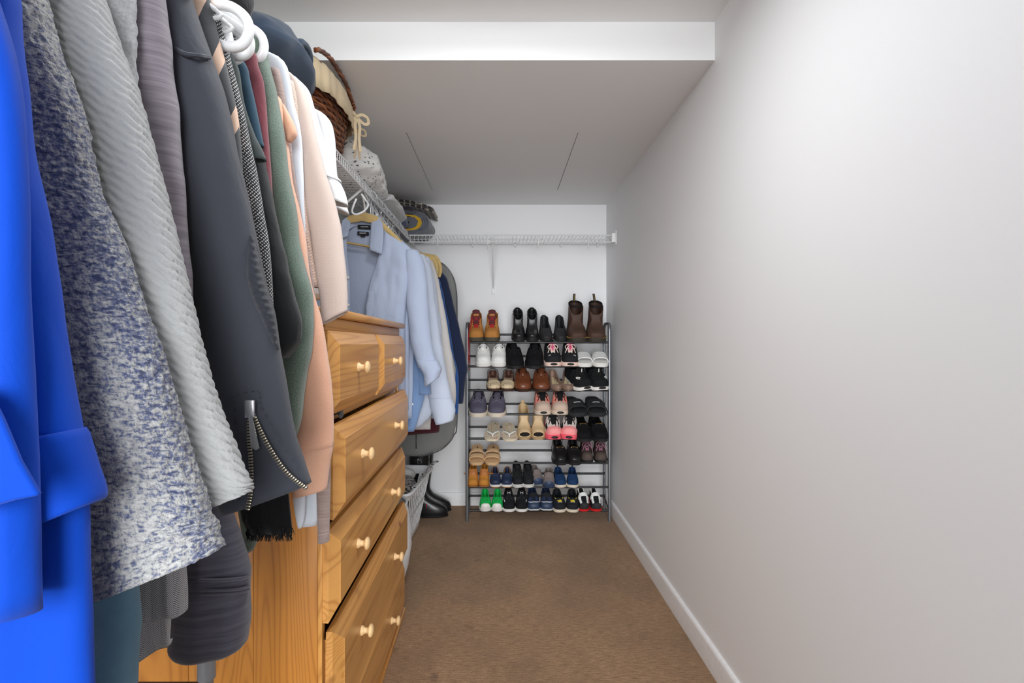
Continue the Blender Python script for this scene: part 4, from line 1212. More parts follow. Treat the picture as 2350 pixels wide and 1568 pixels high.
panel('front_panel', [[S(878, 524, .03), S(890, 536, .0), S(915, 552, -.004), S(945, 572, .01), S(958, 588, .04)], [S(872, 575, .0), S(885, 585, -.012), S(915, 600, -.02), S(945, 620, -.008), S(960, 640, .04)], [S(846, 665, -.012), S(865, 668, -.018), S(900, 672, -.026), S(930, 680, -.012), S(940, 690, .04)], [S(838, 760, -.016), S(860, 760, -.022), S(895, 762, -.028), S(925, 764, -.012), S(934, 766, .04)], [S(838, 930, -.016), S(860, 935, -.022), S(895, 940, -.03), S(925, 935, -.012), S(934, 925, .04)]], SB1, t, seed=2, wr=.010, nu=34, nv=60)
panel('front_panel', [[S(798, 524, .03), S(786, 540, .0), S(765, 556, -.004), S(730, 572, .01), S(700, 590, .04)], [S(796, 575, .0), S(785, 590, -.012), S(765, 605, -.02), S(730, 620, -.008), S(696, 640, .04)], [S(803, 680, -.012), S(790, 680, -.018), S(765, 680, -.022), S(735, 680, -.012), S(710, 690, .04)], [S(800, 930, -.016), S(790, 935, -.02), S(765, 935, -.022), S(735, 935, -.012), S(710, 925, .04)]], SB1, t, seed=3, wr=.004)
# collar: stand at the back and two leaves
panel('collar_stand', [[S(800, 505, .02), S(815, 492, .04), S(840, 489, .046), S(866, 495, .04), S(880, 512, .02)], [S(797, 530, .012), S(815, 520, .04), S(840, 517, .046), S(866, 522, .04), S(878, 534, .012)]], SB1, t, seed=4, wr=.001, th=.004, nv=8)
panel('collar_leaf', [[S(855, 492, .034), S(866, 498, .02), S(878, 512, .0)], [S(851, 530, .0), S(865, 535, -.012), S(880, 540, -.014)], [S(848, 574, -.018), S(860, 578, -.024), S(876, 584, -.024)]], SB1, t, seed=5, wr=.001, th=.004, nu=10, nv=14)
panel('collar_leaf', [[S(806, 494, .034), S(797, 498, .02), S(786, 506, .0)], [S(803, 520, .0), S(793, 524, -.012), S(780, 528, -.014)], [S(798, 542, -.018), S(790, 545, -.024), S(776, 548, -.024)]], SB1, t, seed=6, wr=.001, th=.004, nu=10, nv=14)
for (x0, x1, y0, y1) in ((821, 849, 516, 525), (820, 845, 531, 539), (827, 836, 539, 543)):
    g = G(); g.slab([S(x0, y0, .034), S(x1, y0 + 1, .034), S(x1, y1 + 1, .034), S(x0, y1, .034)], (0, .012, 0)); lb = g.build('label', LBL, t, sharp=30)
    if x1 - x0 > 20:
        g = G(); rnd = random.Random(x0)
        x = x0 + 5 + (2 if y0 < 520 else 0); ym = (y0 + y1) / 2
        while x < x1 - 5:
            w = rnd.uniform(.7, 1.3); g.slab([S(x, ym - 1, .0335), S(x + w, ym - 1, .0335), S(x + w, ym + 1.2, .0335), S(x, ym + 1.2, .0335)], (0, .0008, 0)); x += w + .7
        g.build('label_print', LBT, lb)
panel('placket', [[S(846, 668, -.018), S(858, 668, -.021)], [S(838, 760, -.021), S(852, 760, -.024)], [S(838, 930, -.021), S(852, 932, -.024)]], SB1, t, wr=.0005, th=.004, nu=4)
g = G()
for px, py in ((799, 637), (800, 700)): g.lathe([(.001, -.002), (.0055, -.0015), (.006, 0), (.0055, .001), (.001, .001)], 12, S(px, py, -.02), 'y')
g.build('button', BTN, t)
drape('sleeve', [pr(575, 930, 958, D + .01, .03), pr(600, 928, 972, D + .01, .04), pr(680, 932, 982, D + .005, .042), pr(760, 940, 990, D, .042), pr(820, 952, 1000, D, .04), pr(845, 960, 1006, D, .038)], SB1, t, N=44, M=50, seed=61, wr=.007, wrs=8)
drape('rolled_cuff', [pr(826, 955, 1004, D, .04), pr(836, 958, 1010, D, .045), pr(862, 972, 1014, D, .044, 850), pr(888, 976, 1008, D, .04, 866)], SB1, t, N=40, M=18, seed=62, wr=.004, wrs=20)
drape('body_side', [pr(600, 900, 958, D + .04, .03), pr(760, 895, 942, D + .04, .03), pr(940, 890, 938, D + .04, .03)], SB1, t, N=30, M=24, seed=63, wr=.003)
# broad tan shoulders and trouser bar seen in the collar
hb = thing('clothes_hanger', 'wide tan velvet hanger showing in the open collar', 'hanger', (-.63, D, 1.6))
g = G(); rg = []
for i in range(21):
    v = i / 20; px = 758 + (922 - 758) * v; u = abs(2 * v - 1)
    dv = abs(px - 832); py = 497 + (.22 * dv if dv < 32 else 7 + (dv - 32) * .95); hh = 11 - 4 * u
    rg.append([S(px, py + hh * math.sin(a), .018 + .008 * math.cos(a)) for a in np.linspace(0, 2 * math.pi, 10, endpoint=False)])
g.loft(rg, True, True, True); g.build('shoulder_bar', HANGT, hb)
g = G(); g.tube([S(765, 553, .015), S(800, 558, .012), S(858, 568, .012), S(900, 574, .015)], .009, 10, flat=.6); g.build('trouser_bar', HANGT, hb)
g = G(); g.tube(smoothpts([S(838, 500, .018), S(838, 476, .016), S(845, 462, .01), S(840, 448, .0), S(832, 437, -.01), S(822, 440, -.015), S(815, 444, -.015)], 5), .0025, 6); g.build('hook', CHROME, hb)

def farshirt(name, label, cat, D, mat, sl, bod, seed, cuff=None, w=40, wr=.005, M=60, cat2=None, cuffm=None):
    t = garment(name, label, cat, D)
    drape('sleeve', sl, mat, t, N=40, M=M, seed=seed, wr=wr, wrs=8)
    if cuff: drape('cuff', cuff, cuffm or mat, t, N=36, M=14, seed=seed + 1, wr=.002, wrs=14)
    drape('body', bod, mat, t, N=44, M=44, seed=seed + 2, wr=wr, fold=(.006, 7))
    return t
D = 2.56
t = farshirt('shirt', 'mid-blue chambray shirt with pearl button beside the chest front', 'shirt', D, SB2,
    [pr(600, 900, 950, D, .03), pr(740, 925, 968, D, .036), pr(800, 940, 978, D, .036), pr(860, 955, 985, D, .032), pr(905, 960, 988, D, .028)],
    [pr(575, 800, 880, D, .02), pr(620, 720, 965, D, .03), pr(740, 725, 978, D, .034), pr(850, 730, 984, D, .036), pr(920, 735, 972, D, .036), pr(985, 740, 950, D, .034, 990)], 71)
g = G(); g.lathe([(.001, -.002), (.005, -.0015), (.0056, 0), (.005, .001), (.001, .001)], 12, P(946, 928, D - .038), 'y'); g.build('button', BTN, t)
hanger(D, 'hanger under the mid-blue chambray shirt', HANGT, .17, zrod=ZSH - .036, r=.005, drop=.09)
D = 2.66
farshirt('shirt', 'pale blue shirt with a buttoned cuff hanging lowest past the chest', 'shirt', D, SB3,
    [pr(585, 945, 975, D, .03), pr(620, 948, 990, D, .036), pr(700, 952, 1000, D, .04), pr(800, 962, 1016, D, .042), pr(880, 975, 1030, D, .042), pr(925, 985, 1038, D, .04)],
    [pr(575, 810, 880, D, .02), pr(610, 740, 975, D, .03), pr(740, 750, 988, D, .034), pr(880, 755, 995, D, .036), pr(950, 760, 990, D, .036), pr(998, 770, 965, D, .032, 980)], 75,
    [pr(912, 984, 1036, D, .042), pr(930, 986, 1042, D, .044, 925), pr(955, 994, 1045, D, .043, 945), pr(975, 1000, 1040, D, .04, 965)])
hanger(D, 'hanger under the pale blue shirt', HANGT, .17, zrod=ZSH - .036, r=.005, drop=.09)
D = 2.78
farshirt('shirt', 'pale poplin shirt shoulder behind the light blue shirt', 'shirt', D, SB3,
    [pr(590, 955, 985, D, .024), pr(640, 958, 998, D, .03), pr(760, 968, 1012, D, .032), pr(900, 985, 1025, D, .03), pr(960, 990, 1030, D, .028)],
    [pr(575, 830, 890, D, .016), pr(610, 770, 975, D, .026), pr(760, 780, 990, D, .028), pr(960, 790, 985, D, .028)], 79)
hanger(D, 'hanger under the pale poplin shirt', HANGT, .17, zrod=ZSH - .036, r=.005, drop=.09)
D = 2.87
farshirt('jacket', 'stone beige linen jacket sleeve between pale shirts and navy blazer', 'jacket', D, BEI,
    [pr(598, 962, 992, D, .022), pr(650, 968, 1008, D, .028), pr(760, 978, 1028, D, .03), pr(860, 990, 1044, D, .03), pr(920, 996, 1046, D, .03), pr(960, 1000, 1040, D, .028)],
    [pr(580, 840, 900, D, .016), pr(615, 780, 980, D, .026), pr(760, 790, 995, D, .028), pr(985, 800, 990, D, .028)], 83)
D = 2.945
farshirt('jacket', 'pale tweed jacket, thin edge beside the beige linen one', 'jacket', D, TWL,
    [pr(612, 972, 1000, D, .012), pr(680, 982, 1012, D, .016), pr(780, 995, 1030, D, .016), pr(860, 1005, 1046, D, .016), pr(930, 1008, 1044, D, .015)],
    [pr(590, 850, 910, D, .012), pr(625, 790, 985, D, .016), pr(800, 800, 1000, D, .018), pr(960, 806, 1000, D, .018)], 87)
D = 3.0
farshirt('shirt', 'royal blue cotton shirt strip just before the navy blazer', 'shirt', D, MBL,
    [pr(640, 990, 1010, D, .012), pr(700, 1000, 1022, D, .016), pr(800, 1012, 1040, D, .016), pr(880, 1020, 1052, D, .016), pr(950, 1022, 1050, D, .015)],
    [pr(600, 860, 920, D, .012), pr(635, 800, 992, D, .016), pr(800, 806, 1005, D, .018), pr(960, 812, 1005, D, .018)], 91)
D = 3.06
t = farshirt('blazer', 'midnight navy wool blazer with elbow bent towards the shoe rack', 'jacket', D, NVJ,
    [pr(618, 990, 1008, D, .02), pr(640, 995, 1026, D, .026), pr(700, 1005, 1042, D, .03), pr(760, 1015, 1056, D, .032), pr(820, 1022, 1070, D, .034), pr(846, 1024, 1073, D, .034), pr(880, 1026, 1068, D, .032), pr(926, 1028, 1063, D, .03)],
    [pr(600, 870, 930, D, .014), pr(622, 810, 1000, D, .024), pr(800, 815, 1020, D, .028), pr(935, 820, 1020, D, .028)], 95, wr=.003)
g = G()
for k in range(4): g.lathe([(.001, -.003), (.006, -.002), (.0065, 0), (.006, .001)], 10, P(1058, 900 + 6.5 * k, D - .024), 'y')
g.build('cuff_button', NVJ, t)
# tan hangers showing at the beige/navy shoulders
for i, (dd, a, b) in enumerate(((2.90, 972, 'tan hanger tip arching above the beige linen jacket'), (2.975, 980, 'tan hanger tip arching above the pale tweed jacket'), (3.035, 988, 'tan hanger tip arching above the navy blazer'))):
    th_ = thing('clothes_hanger', b, 'hanger', (XE, dd, 1.68))
    g = G(); x0 = XE; z0 = ZSH - .19
    pts = [(XE - .17, dd, z0 - .06), (XE - .09, dd, z0 - .02), (XE, dd, z0), (XE + .08, dd, z0 - .018), P(a, 588, dd), P(a + 12, 592, dd), P(a + 20, 606, dd), P(a + 22, 622, dd), P(a + 18, 636, dd)]
    g.tube(smoothpts(pts, 5), .010, 8, flat=1.2); g.build('shoulder_bar', HANGT, th_)
    g = G(); zr = ZSH - .036
    g.tube(smoothpts([(XE + .014, dd, zr + .004), (XE + .012, dd, zr + .024), (XE - .004, dd, zr + .033), (XE - .018, dd, zr + .02), (XE - .018, dd, zr), (XE - .004, dd, zr - .028), (XE, dd, z0)], 4), .0024, 6); g.build('hook', CHROME, th_)
# row of wire hangers on the lip; slim tops under them
rnd = random.Random(12)
ORD = 'first second third fourth fifth sixth seventh eighth ninth tenth eleventh twelfth thirteenth fourteenth fifteenth sixteenth seventeenth'.split()
HGRP = 'wire hangers crowded on the shelf lip'
hd = [2.50, 2.53, 2.595, 2.625, 2.69, 2.715, 2.74, 2.81, 2.835, 2.90, 2.92, 2.97, 3.02, 3.10, 3.13, 3.16, 3.20]
for i, dd in enumerate(hd):
    hanger(dd + .008, ORD[i] + ' chrome wire hanger along the shelf lip, counted from the open-collared blue shirt', CHROME, .15, True, HGRP, drop=.10, zrod=ZSH - .034 + rnd.uniform(-.002, .002), yaw=rnd.uniform(-.2, .2))
# white plastic hanger hooked further out
t = thing('clothes_hanger', 'white plastic hanger hooked over the lip before the shirts', 'hanger', (-.64, 2.36, 1.75))
g = G(); g.tube(smoothpts([P(818, 456, 2.30), P(812, 470, 2.30), P(808, 486, 2.31), P(818, 492, 2.32), P(836, 484, 2.34), P(845, 470, 2.36), P(838, 458, 2.38), P(830, 446, 2.38)], 5), .0045, 8); g.build('hook', WHITEP, t)
g = G(); g.tube(smoothpts([P(830, 446, 2.38), P(836, 470, 2.44), P(838, 520, 2.535), P(838, 535, 2.535)], 5), .004, 8); g.tube(smoothpts([(-.80, 2.535, 1.60), (-.72, 2.535, 1.65), P(838, 535, 2.535), (-.58, 2.535, 1.65), (-.50, 2.535, 1.60)], 5), .005, 8); g.build('shoulder_bar', WHITEP, t)

# grey garment bag in the corner
t = thing('garment_bag', 'grey garment bag with rounded bottom hanging at the end wall', 'garment bag', (-.6, 3.33, .48))
D = 3.33
rg = [pr(598, 905, 985, D, .02), pr(606, 880, 1015, D, .03), pr(630, 860, 1036, D, .036), pr(660, 850, 1045, D, .04), pr(720, 846, 1048, D, .042), pr(850, 846, 1048, D, .044), pr(960, 848, 1048, D, .044), pr(1000, 852, 1040, D, .042), pr(1025, 865, 1020, D, .036), pr(1038, 885, 995, D, .03), pr(1046, 910, 965, D, .018)]
drape('bag', rg, BAG, t, N=60, M=70, seed=101, wr=.006, wrs=6, fold=(.004, 5), hem=False)
def bagedge(side):
    pts = [P(945 + side * (px - 945), py, D) for px, py in ((985, 597), (1015, 605), (1036, 629), (1046, 660), (1049, 720), (1049, 960), (1041, 1000), (1021, 1026), (995, 1040), (965, 1047))]
    return smoothpts(pts, 5)
g = G(); g.tube(bagedge(1), .004, 6); g.build('piping', plain('bag_piping', rgb(86, 87, 88), .7, .2), t)
g = G(); g.tube([P(955, 640, D - .05), P(955, 800, D - .052), P(955, 1030, D - .04)], .003, 6); g.build('zip', LBL, t)
hanger(3.33, 'hanger inside the grey garment bag', CHROME, .16, True)
KNB = cloth('burgundy_cable_knit', rgb(84, 34, 44), rgb(58, 22, 30), 'rib', .95, .3, .6, 1.2)
t = garment('sweater', 'dark burgundy knit hem showing below the pale blue shirts', 'sweater', 3.2)
D = 3.22
drape('body', [(XE, D, 1.78, .05, .012, 0), pr(640, 850, 975, D, .02), pr(900, 880, 1004, D, .022), pr(980, 900, 1009, D, .024), pr(1000, 905, 1008, D, .024, 992)], KNB, t, N=40, M=40, seed=105, wr=.002)

# ------------------------------------------------------------------ laundry basket, bin, rubber boots
LBW = plain('white_basket_plastic', rgb(226, 227, 229), .4, .4)
lb = thing('laundry_basket', 'white slotted plastic laundry basket past the chest', 'laundry basket', (-.72, 3.14, 0))
zr = .362
rim = [(-.505, 2.80), (-.462, 3.47), (-.93, 3.50), (-.955, 2.83)]
bot = [(-.548, 2.98), (-.535, 3.40), (-.88, 3.42), (-.895, 3.0)]
def rr(c4, z, n=14, rad=.07):
    out = []
    for i in range(4):
        p = Vector(c4[i]); a = Vector(c4[i - 1]); b = Vector(c4[(i + 1) % 4])
        d1 = (a - p).normalized() * rad; d2 = (b - p).normalized() * rad
        for k in range(n):
            t_ = k / (n - 1); q = (p + d1) * (1 - t_) ** 2 + p * 2 * t_ * (1 - t_) + (p + d2) * t_ * t_
            out.append(Vector((q.x, q.y, z)))
    # resample evenly
    pts = out + [out[0]]; L = np.concatenate([[0], np.cumsum([(pts[i + 1] - pts[i]).length for i in range(len(pts) - 1)])])
    res = []
    for s in np.linspace(0, L[-1], 120, endpoint=False):
        k = min(np.searchsorted(L, s, side='right') - 1, len(pts) - 2); res.append(pts[k].lerp(pts[k + 1], (s - L[k]) / (L[k + 1] - L[k])))
    return res
R0, R1 = rr(bot, .012, rad=.05), rr(rim, zr)
def lvl(f): return [a.lerp(b, f) for a, b in zip(R0, R1)]
def wallband(name, f0, f1, th=.004):
    a, b = lvl(f0), lvl(f1); c = Vector((-.72, 3.14, 0))
    ins = lambda p: p + (Vector((c.x, c.y, p.z)) - p).normalized() * th
    g = G(); g.loft([a, b, [ins(p) for p in b], [ins(p) for p in a], a], True); return g.build(name, LBW, lb)
wallband('lower_band', 0, .10); wallband('middle_band', .48, .55); wallband('upper_band', .88, 1.0)
g = G(); g.slab([p for p in lvl(0)], (0, 0, .004)); g.build('floor_panel', LBW, lb)
for f0, f1 in ((.10, .48), (.55, .88)):
    a, b = lvl(f0 - .01), lvl(f1 + .01)
    for i in range(0, 120, 3):
        d = (a[(i + 1) % 120] - a[i - 1]).normalized(); nn = Vector((-d.y, d.x, 0)) * .0032
        p, q = a[i], b[i]; w = d * .0086
        g = G(); g.add([p - w + nn * -.2, p + w + nn * -.2, p + w + nn, p - w + nn, q - w + nn * -.2, q + w + nn * -.2, q + w + nn, q - w + nn], [(0, 1, 2, 3), (7, 6, 5, 4), (0, 4, 5, 1), (1, 5, 6, 2), (2, 6, 7, 3), (3, 7, 4, 0)])
        g.build('slat', LBW, lb, smooth=False)
g = G(); rimp = [p + (p - Vector((-.72, 3.14, p.z))).normalized() * .008 for p in lvl(1.0)]
g.tube(rimp, .012, 8, closed=True, flat=.8, up=(0, 0, 1)); g.build('rolled_rim', LBW, lb)
# washing inside
def heap(name, c, s, mat, label, cat, seed, wr=.02):
    vs = []; fs = []; uv = []; nu, nv = 28, 16
    for i in range(nv + 1):
        ph = math.pi * i / nv
        for j in range(nu):
            a = 2 * math.pi * j / nu
            d = Vector((math.sin(ph) * math.cos(a), math.sin(ph) * math.sin(a), math.cos(ph)))
            k = 1 + wr / .1 * (noise.noise(d * 2.2 + Vector((seed, 0, 0))) + .5 * noise.noise(d * 5 + Vector((0, seed, 0))))
            vs.append(Vector((c[0] + d.x * s[0] * k, c[1] + d.y * s[1] * k, c[2] + d.z * s[2] * k))); uv.append((a * .15, ph * .15))
    for i in range(nv):
        for j in range(nu): fs.append((i * nu + j, (i + 1) * nu + j, (i + 1) * nu + (j + 1) % nu, i * nu + (j + 1) % nu))
    return tag(mk(name, vs, fs, mat, None, uv, True, 0), label, cat)
heap('striped_shirt', (-.60, 3.10, .318), (.085, .22, .060), cloth('black_white_striped_cloth', rgb(188, 182, 176), rgb(56, 52, 54), 'bstripe', .9, .2, .3), 'black and white striped shirt on top of the laundry basket', 'shirt', 1.0, .012)
heap('printed_pyjamas', (-.66, 3.34, .34), (.10, .09, .050), cloth('white_printed_cotton', rgb(220, 220, 218), rgb(60, 130, 140), 'dots', .9, .2, .3, .45), 'white printed cloth crumpled at the far end of the laundry basket', 'clothes', 4.0, .02)
heap('blue_towel', (-.70, 3.18, .125), (.125, .16, .10), cloth('royal_blue_towel', rgb(44, 74, 148), rgb(34, 58, 120), 'fleece', .95, .4), 'royal blue towel seen through the laundry basket slots', 'towel', 7.0, .006)
t = blob_t = None
g = G(); rg = []
pts2 = smoothpts([(-.497, 2.93, .372), (-.480, 3.10, .378), (-.468, 3.30, .380), (-.462, 3.42, .384), (-.452, 3.49, .388), (-.440, 3.53, .384)], 5)
g.tube(pts2, [.010 + .006 * math.sin(i * 1.3) for i in range(len(pts2))], 8, flat=.5, up=(0, 0, 1))
tag(g.build('striped_scarf', cloth('black_white_zigzag', rgb(226, 224, 220), rgb(40, 40, 44), 'bstripe', .9, .2, .3, 2.2)), 'narrow black and white scarf lying along the laundry basket rim', 'scarf')
# white round bin
t = thing('laundry_bin', 'white rounded bin standing between chest and laundry basket', 'bin', (-.68, 2.56, 0))
g = G(); g.lathe([(.02, .0), (.150, .0), (.168, .006), (.196, .10), (.212, .20), (.208, .30), (.195, .37), (.188, .40), (.182, .40), (.188, .36), (.20, .29), (.203, .2), (.188, .10), (.158, .012), (.02, .010)], 48, (-.652, 2.535, 0)); g.build('shell', LBW, t)
g = G(); g.lathe([(.188, .395), (.193, .398), (.193, .408), (.186, .41), (.180, .404)], 48, (-.652, 2.535, 0), cap=False); g.build('rim', LBW, t)
# rubber boots, toes to the right
RUB = plain('black_rubber', rgb(24, 24, 26), .28, .5)
def rubber_boot(y, x, label, buckle):
    t = thing('rubber_boot', label, 'boot', (x, y, 0), 'black rubber boots under the garment bag')
    # loft along the foot/shaft as stacked horizontal rings
    rows = [(.012, .13, .045), (.03, .132, .047), (.055, .128, .046), (.08, .110, .044), (.105, .084, .043), (.13, .066, .043), (.17, .058, .045), (.25, .062, .052), (.34, .068, .058), (.425, .070, .060)]
    xb = x - .12
    g = G(); rings = []
    for z, hx, hy in rows:
        cx = xb + hx
        ring = []
        for i in range(32):
            a = 2 * math.pi * i / 32; c, s = math.cos(a), math.sin(a)
            ring.append(Vector((cx + hx * math.copysign(abs(c) ** .85, c) * (1 if z > .1 or c < .5 else 1.0), y + hy * math.copysign(abs(s) ** .9, s), z)))
        rings.append(ring)
    zz = np.array([r[0] for r in rows]); 
    Q = cinterp(np.linspace(0, 1, 40), np.linspace(0, 1, len(rows)), np.array([[tuple(p) for p in r] for r in rings]).reshape(len(rows), -1)).reshape(40, 32, 3)
    inner = [[p + (Vector((xb + .07, y, p.z)) - p) * .08 for p in map(Vector, Q[-1 - k])] for k in (0, 8)]
    g.loft([list(map(Vector, r)) for r in Q] + inner, True, True, True); g.build('shaft', RUB, t, sharp=60)
    g = G(); ol = [Vector((xb - .002 + .134 + .136 * math.copysign(abs(math.cos(a)) ** .8, math.cos(a)), y + .049 * math.copysign(abs(math.sin(a)) ** .85, math.sin(a)) * (1 - .12 * math.cos(2 * a)), 0)) for a in np.linspace(0, 2 * math.pi, 40, endpoint=False)]
    g.slab(ol, (0, 0, .018)); so = g.build('sole', RUB, t)
    bv = so.modifiers.new('bevel', 'BEVEL'); bv.width = .003
    if buckle:
        g = G(); g.lathe([(.0625, .375), (.0655, .378), (.0655, .398), (.0625, .401)], 28, (xb + .069, y, 0), cap=False, sx=1.08, sy=.93); g.build('strap', plain('black_strap', rgb(34, 34, 36), .5, .4), t)
        bx_ = xb + .08; by_ = y - .0655
        g = G(); g.tube([(bx_ - .012, by_, .374), (bx_ + .012, by_, .374), (bx_ + .012, by_, .402), (bx_ - .012, by_, .402)], .0018, 6, closed=True); g.build('buckle', STEEL, t)
    g = G(); g.box(x + .002, x + .008, y - .0545, y - .048, .07, .095, .001); g.build('red_tab', plain('red_tab', rgb(170, 40, 60), .5), t)
rubber_boot(3.585, -.515, 'nearer black rubber boot with the buckled strap under the garment bag', True)
rubber_boot(3.705, -.505, 'farther black rubber boot close to the end wall baseboard', False)
# ------------------------------------------------------------------ shoe rack
YFB, YBB = 3.47, 3.63
XA, XZ = (1072 - VPX) / FPX * YFB, (1399 - VPX) / FPX * YFB
fy = [786, 841, 896, 951, 1007, 1063, 1118, 1172]
by_ = [768, 818, 872, 927, 980, 1034, 1087, 1138]
FB = [CAMZ - (p - VPY) / FPX * YFB for p in fy]
BB = [CAMZ - (p - VPY) / FPX * YBB for p in by_]
rk = thing('shoe_rack', 'tall grey tube shoe rack with eight black-barred tiers', 'shoe rack', ((XA + XZ) / 2, 3.55, 0))
RB = .0078
for x in (XA, XZ):
    zt = CAMZ - (738 - VPY) / FPX * YFB - .011
    pts = [(x, YFB, 0.002), (x, YFB, zt - .05)] + [(x, YFB + .045 - .045 * math.cos(a), zt - .05 + .05 * math.sin(a)) for a in np.linspace(.15, math.pi / 2, 7)]
    ya = YBB + .025
    pts += [(x, ya - .045 + .045 * math.sin(a), zt - .05 + .05 * math.cos(a)) for a in np.linspace(0, math.pi / 2, 7)] + [(x, ya, .002)]
    g = G(); g.tube(pts, .0105, 12); g.build('side_frame', GREYM, rk)
    for k in (1, 3, 5, 7):
        g = G(); g.tube([(x, YFB, FB[k] - .012), (x, ya, BB[k] - .012)], .005, 8); g.build('side_brace', BLACKM, rk)
for k in range(8):
    for y, z in ((YFB, FB[k]), (YBB, BB[k])):
        g = G(); g.tube([(XA, y, z), (XZ, y, z)], RB, 10); g.build('shelf_bar', BLACKM, rk)

# ------------------------------------------------------------------ shoes
SH_OUT = {'round': [(0, .30), (.02, .50), (.06, .70), (.14, .90), (.26, .99), (.36, 1), (.5, .88), (.65, .76), (.8, .74), (.92, .66), (.98, .46), (1, .28)],
          'wide': [(0, .42), (.02, .62), (.06, .80), (.14, .96), (.26, 1), (.36, 1), (.5, .9), (.65, .80), (.8, .78), (.92, .70), (.98, .5), (1, .32)],
          'point': [(0, .12), (.02, .26), (.06, .46), (.14, .72), (.26, .94), (.36, 1), (.5, .86), (.65, .72), (.8, .68), (.92, .60), (.98, .42), (1, .25)]}
SH_PROF = {'low': [(0, .022), (.05, .042), (.15, .055), (.28, .066), (.42, .088), (.5, .085), (.62, .068), (.78, .064), (.92, .078), (1, .076)],
           'dress': [(0, .018), (.05, .036), (.15, .048), (.28, .058), (.42, .082), (.5, .080), (.62, .062), (.78, .058), (.92, .070), (1, .068)],
           'loafer': [(0, .020), (.05, .036), (.15, .046), (.28, .054), (.40, .068), (.46, .060), (.62, .048), (.78, .046), (.92, .060), (1, .060)],
           'slip': [(0, .022), (.05, .038), (.15, .046), (.30, .056), (.42, .062), (.5, .056), (.65, .048), (.8, .050), (.94, .062), (1, .060)],
           'ankle': [(0, .026), (.05, .05), (.15, .062), (.28, .075), (.38, .105), (.46, .150), (.52, .168), (.65, .172), (.85, .176), (1, .172)],
           'boot': [(0, .024), (.05, .046), (.15, .058), (.28, .070), (.38, .098), (.45, .150), (.50, .190), (.56, .204), (.75, .206), (1, .204)],
           'mid': [(0, .026), (.05, .05), (.15, .062), (.28, .075), (.38, .098), (.46, .125), (.52, .135), (.65, .132), (.85, .136), (1, .134)],
           'cut': [(0, .020), (.05, .036), (.15, .044), (.28, .056), (.38, .085), (.46, .098), (.55, .102), (.65, .118), (.85, .142), (1, .145)],
           'pump': [(0, .014), (.05, .028), (.14, .034), (.24, .030), (.4, .026), (.6, .030), (.8, .044), (.94, .056), (1, .056)]}
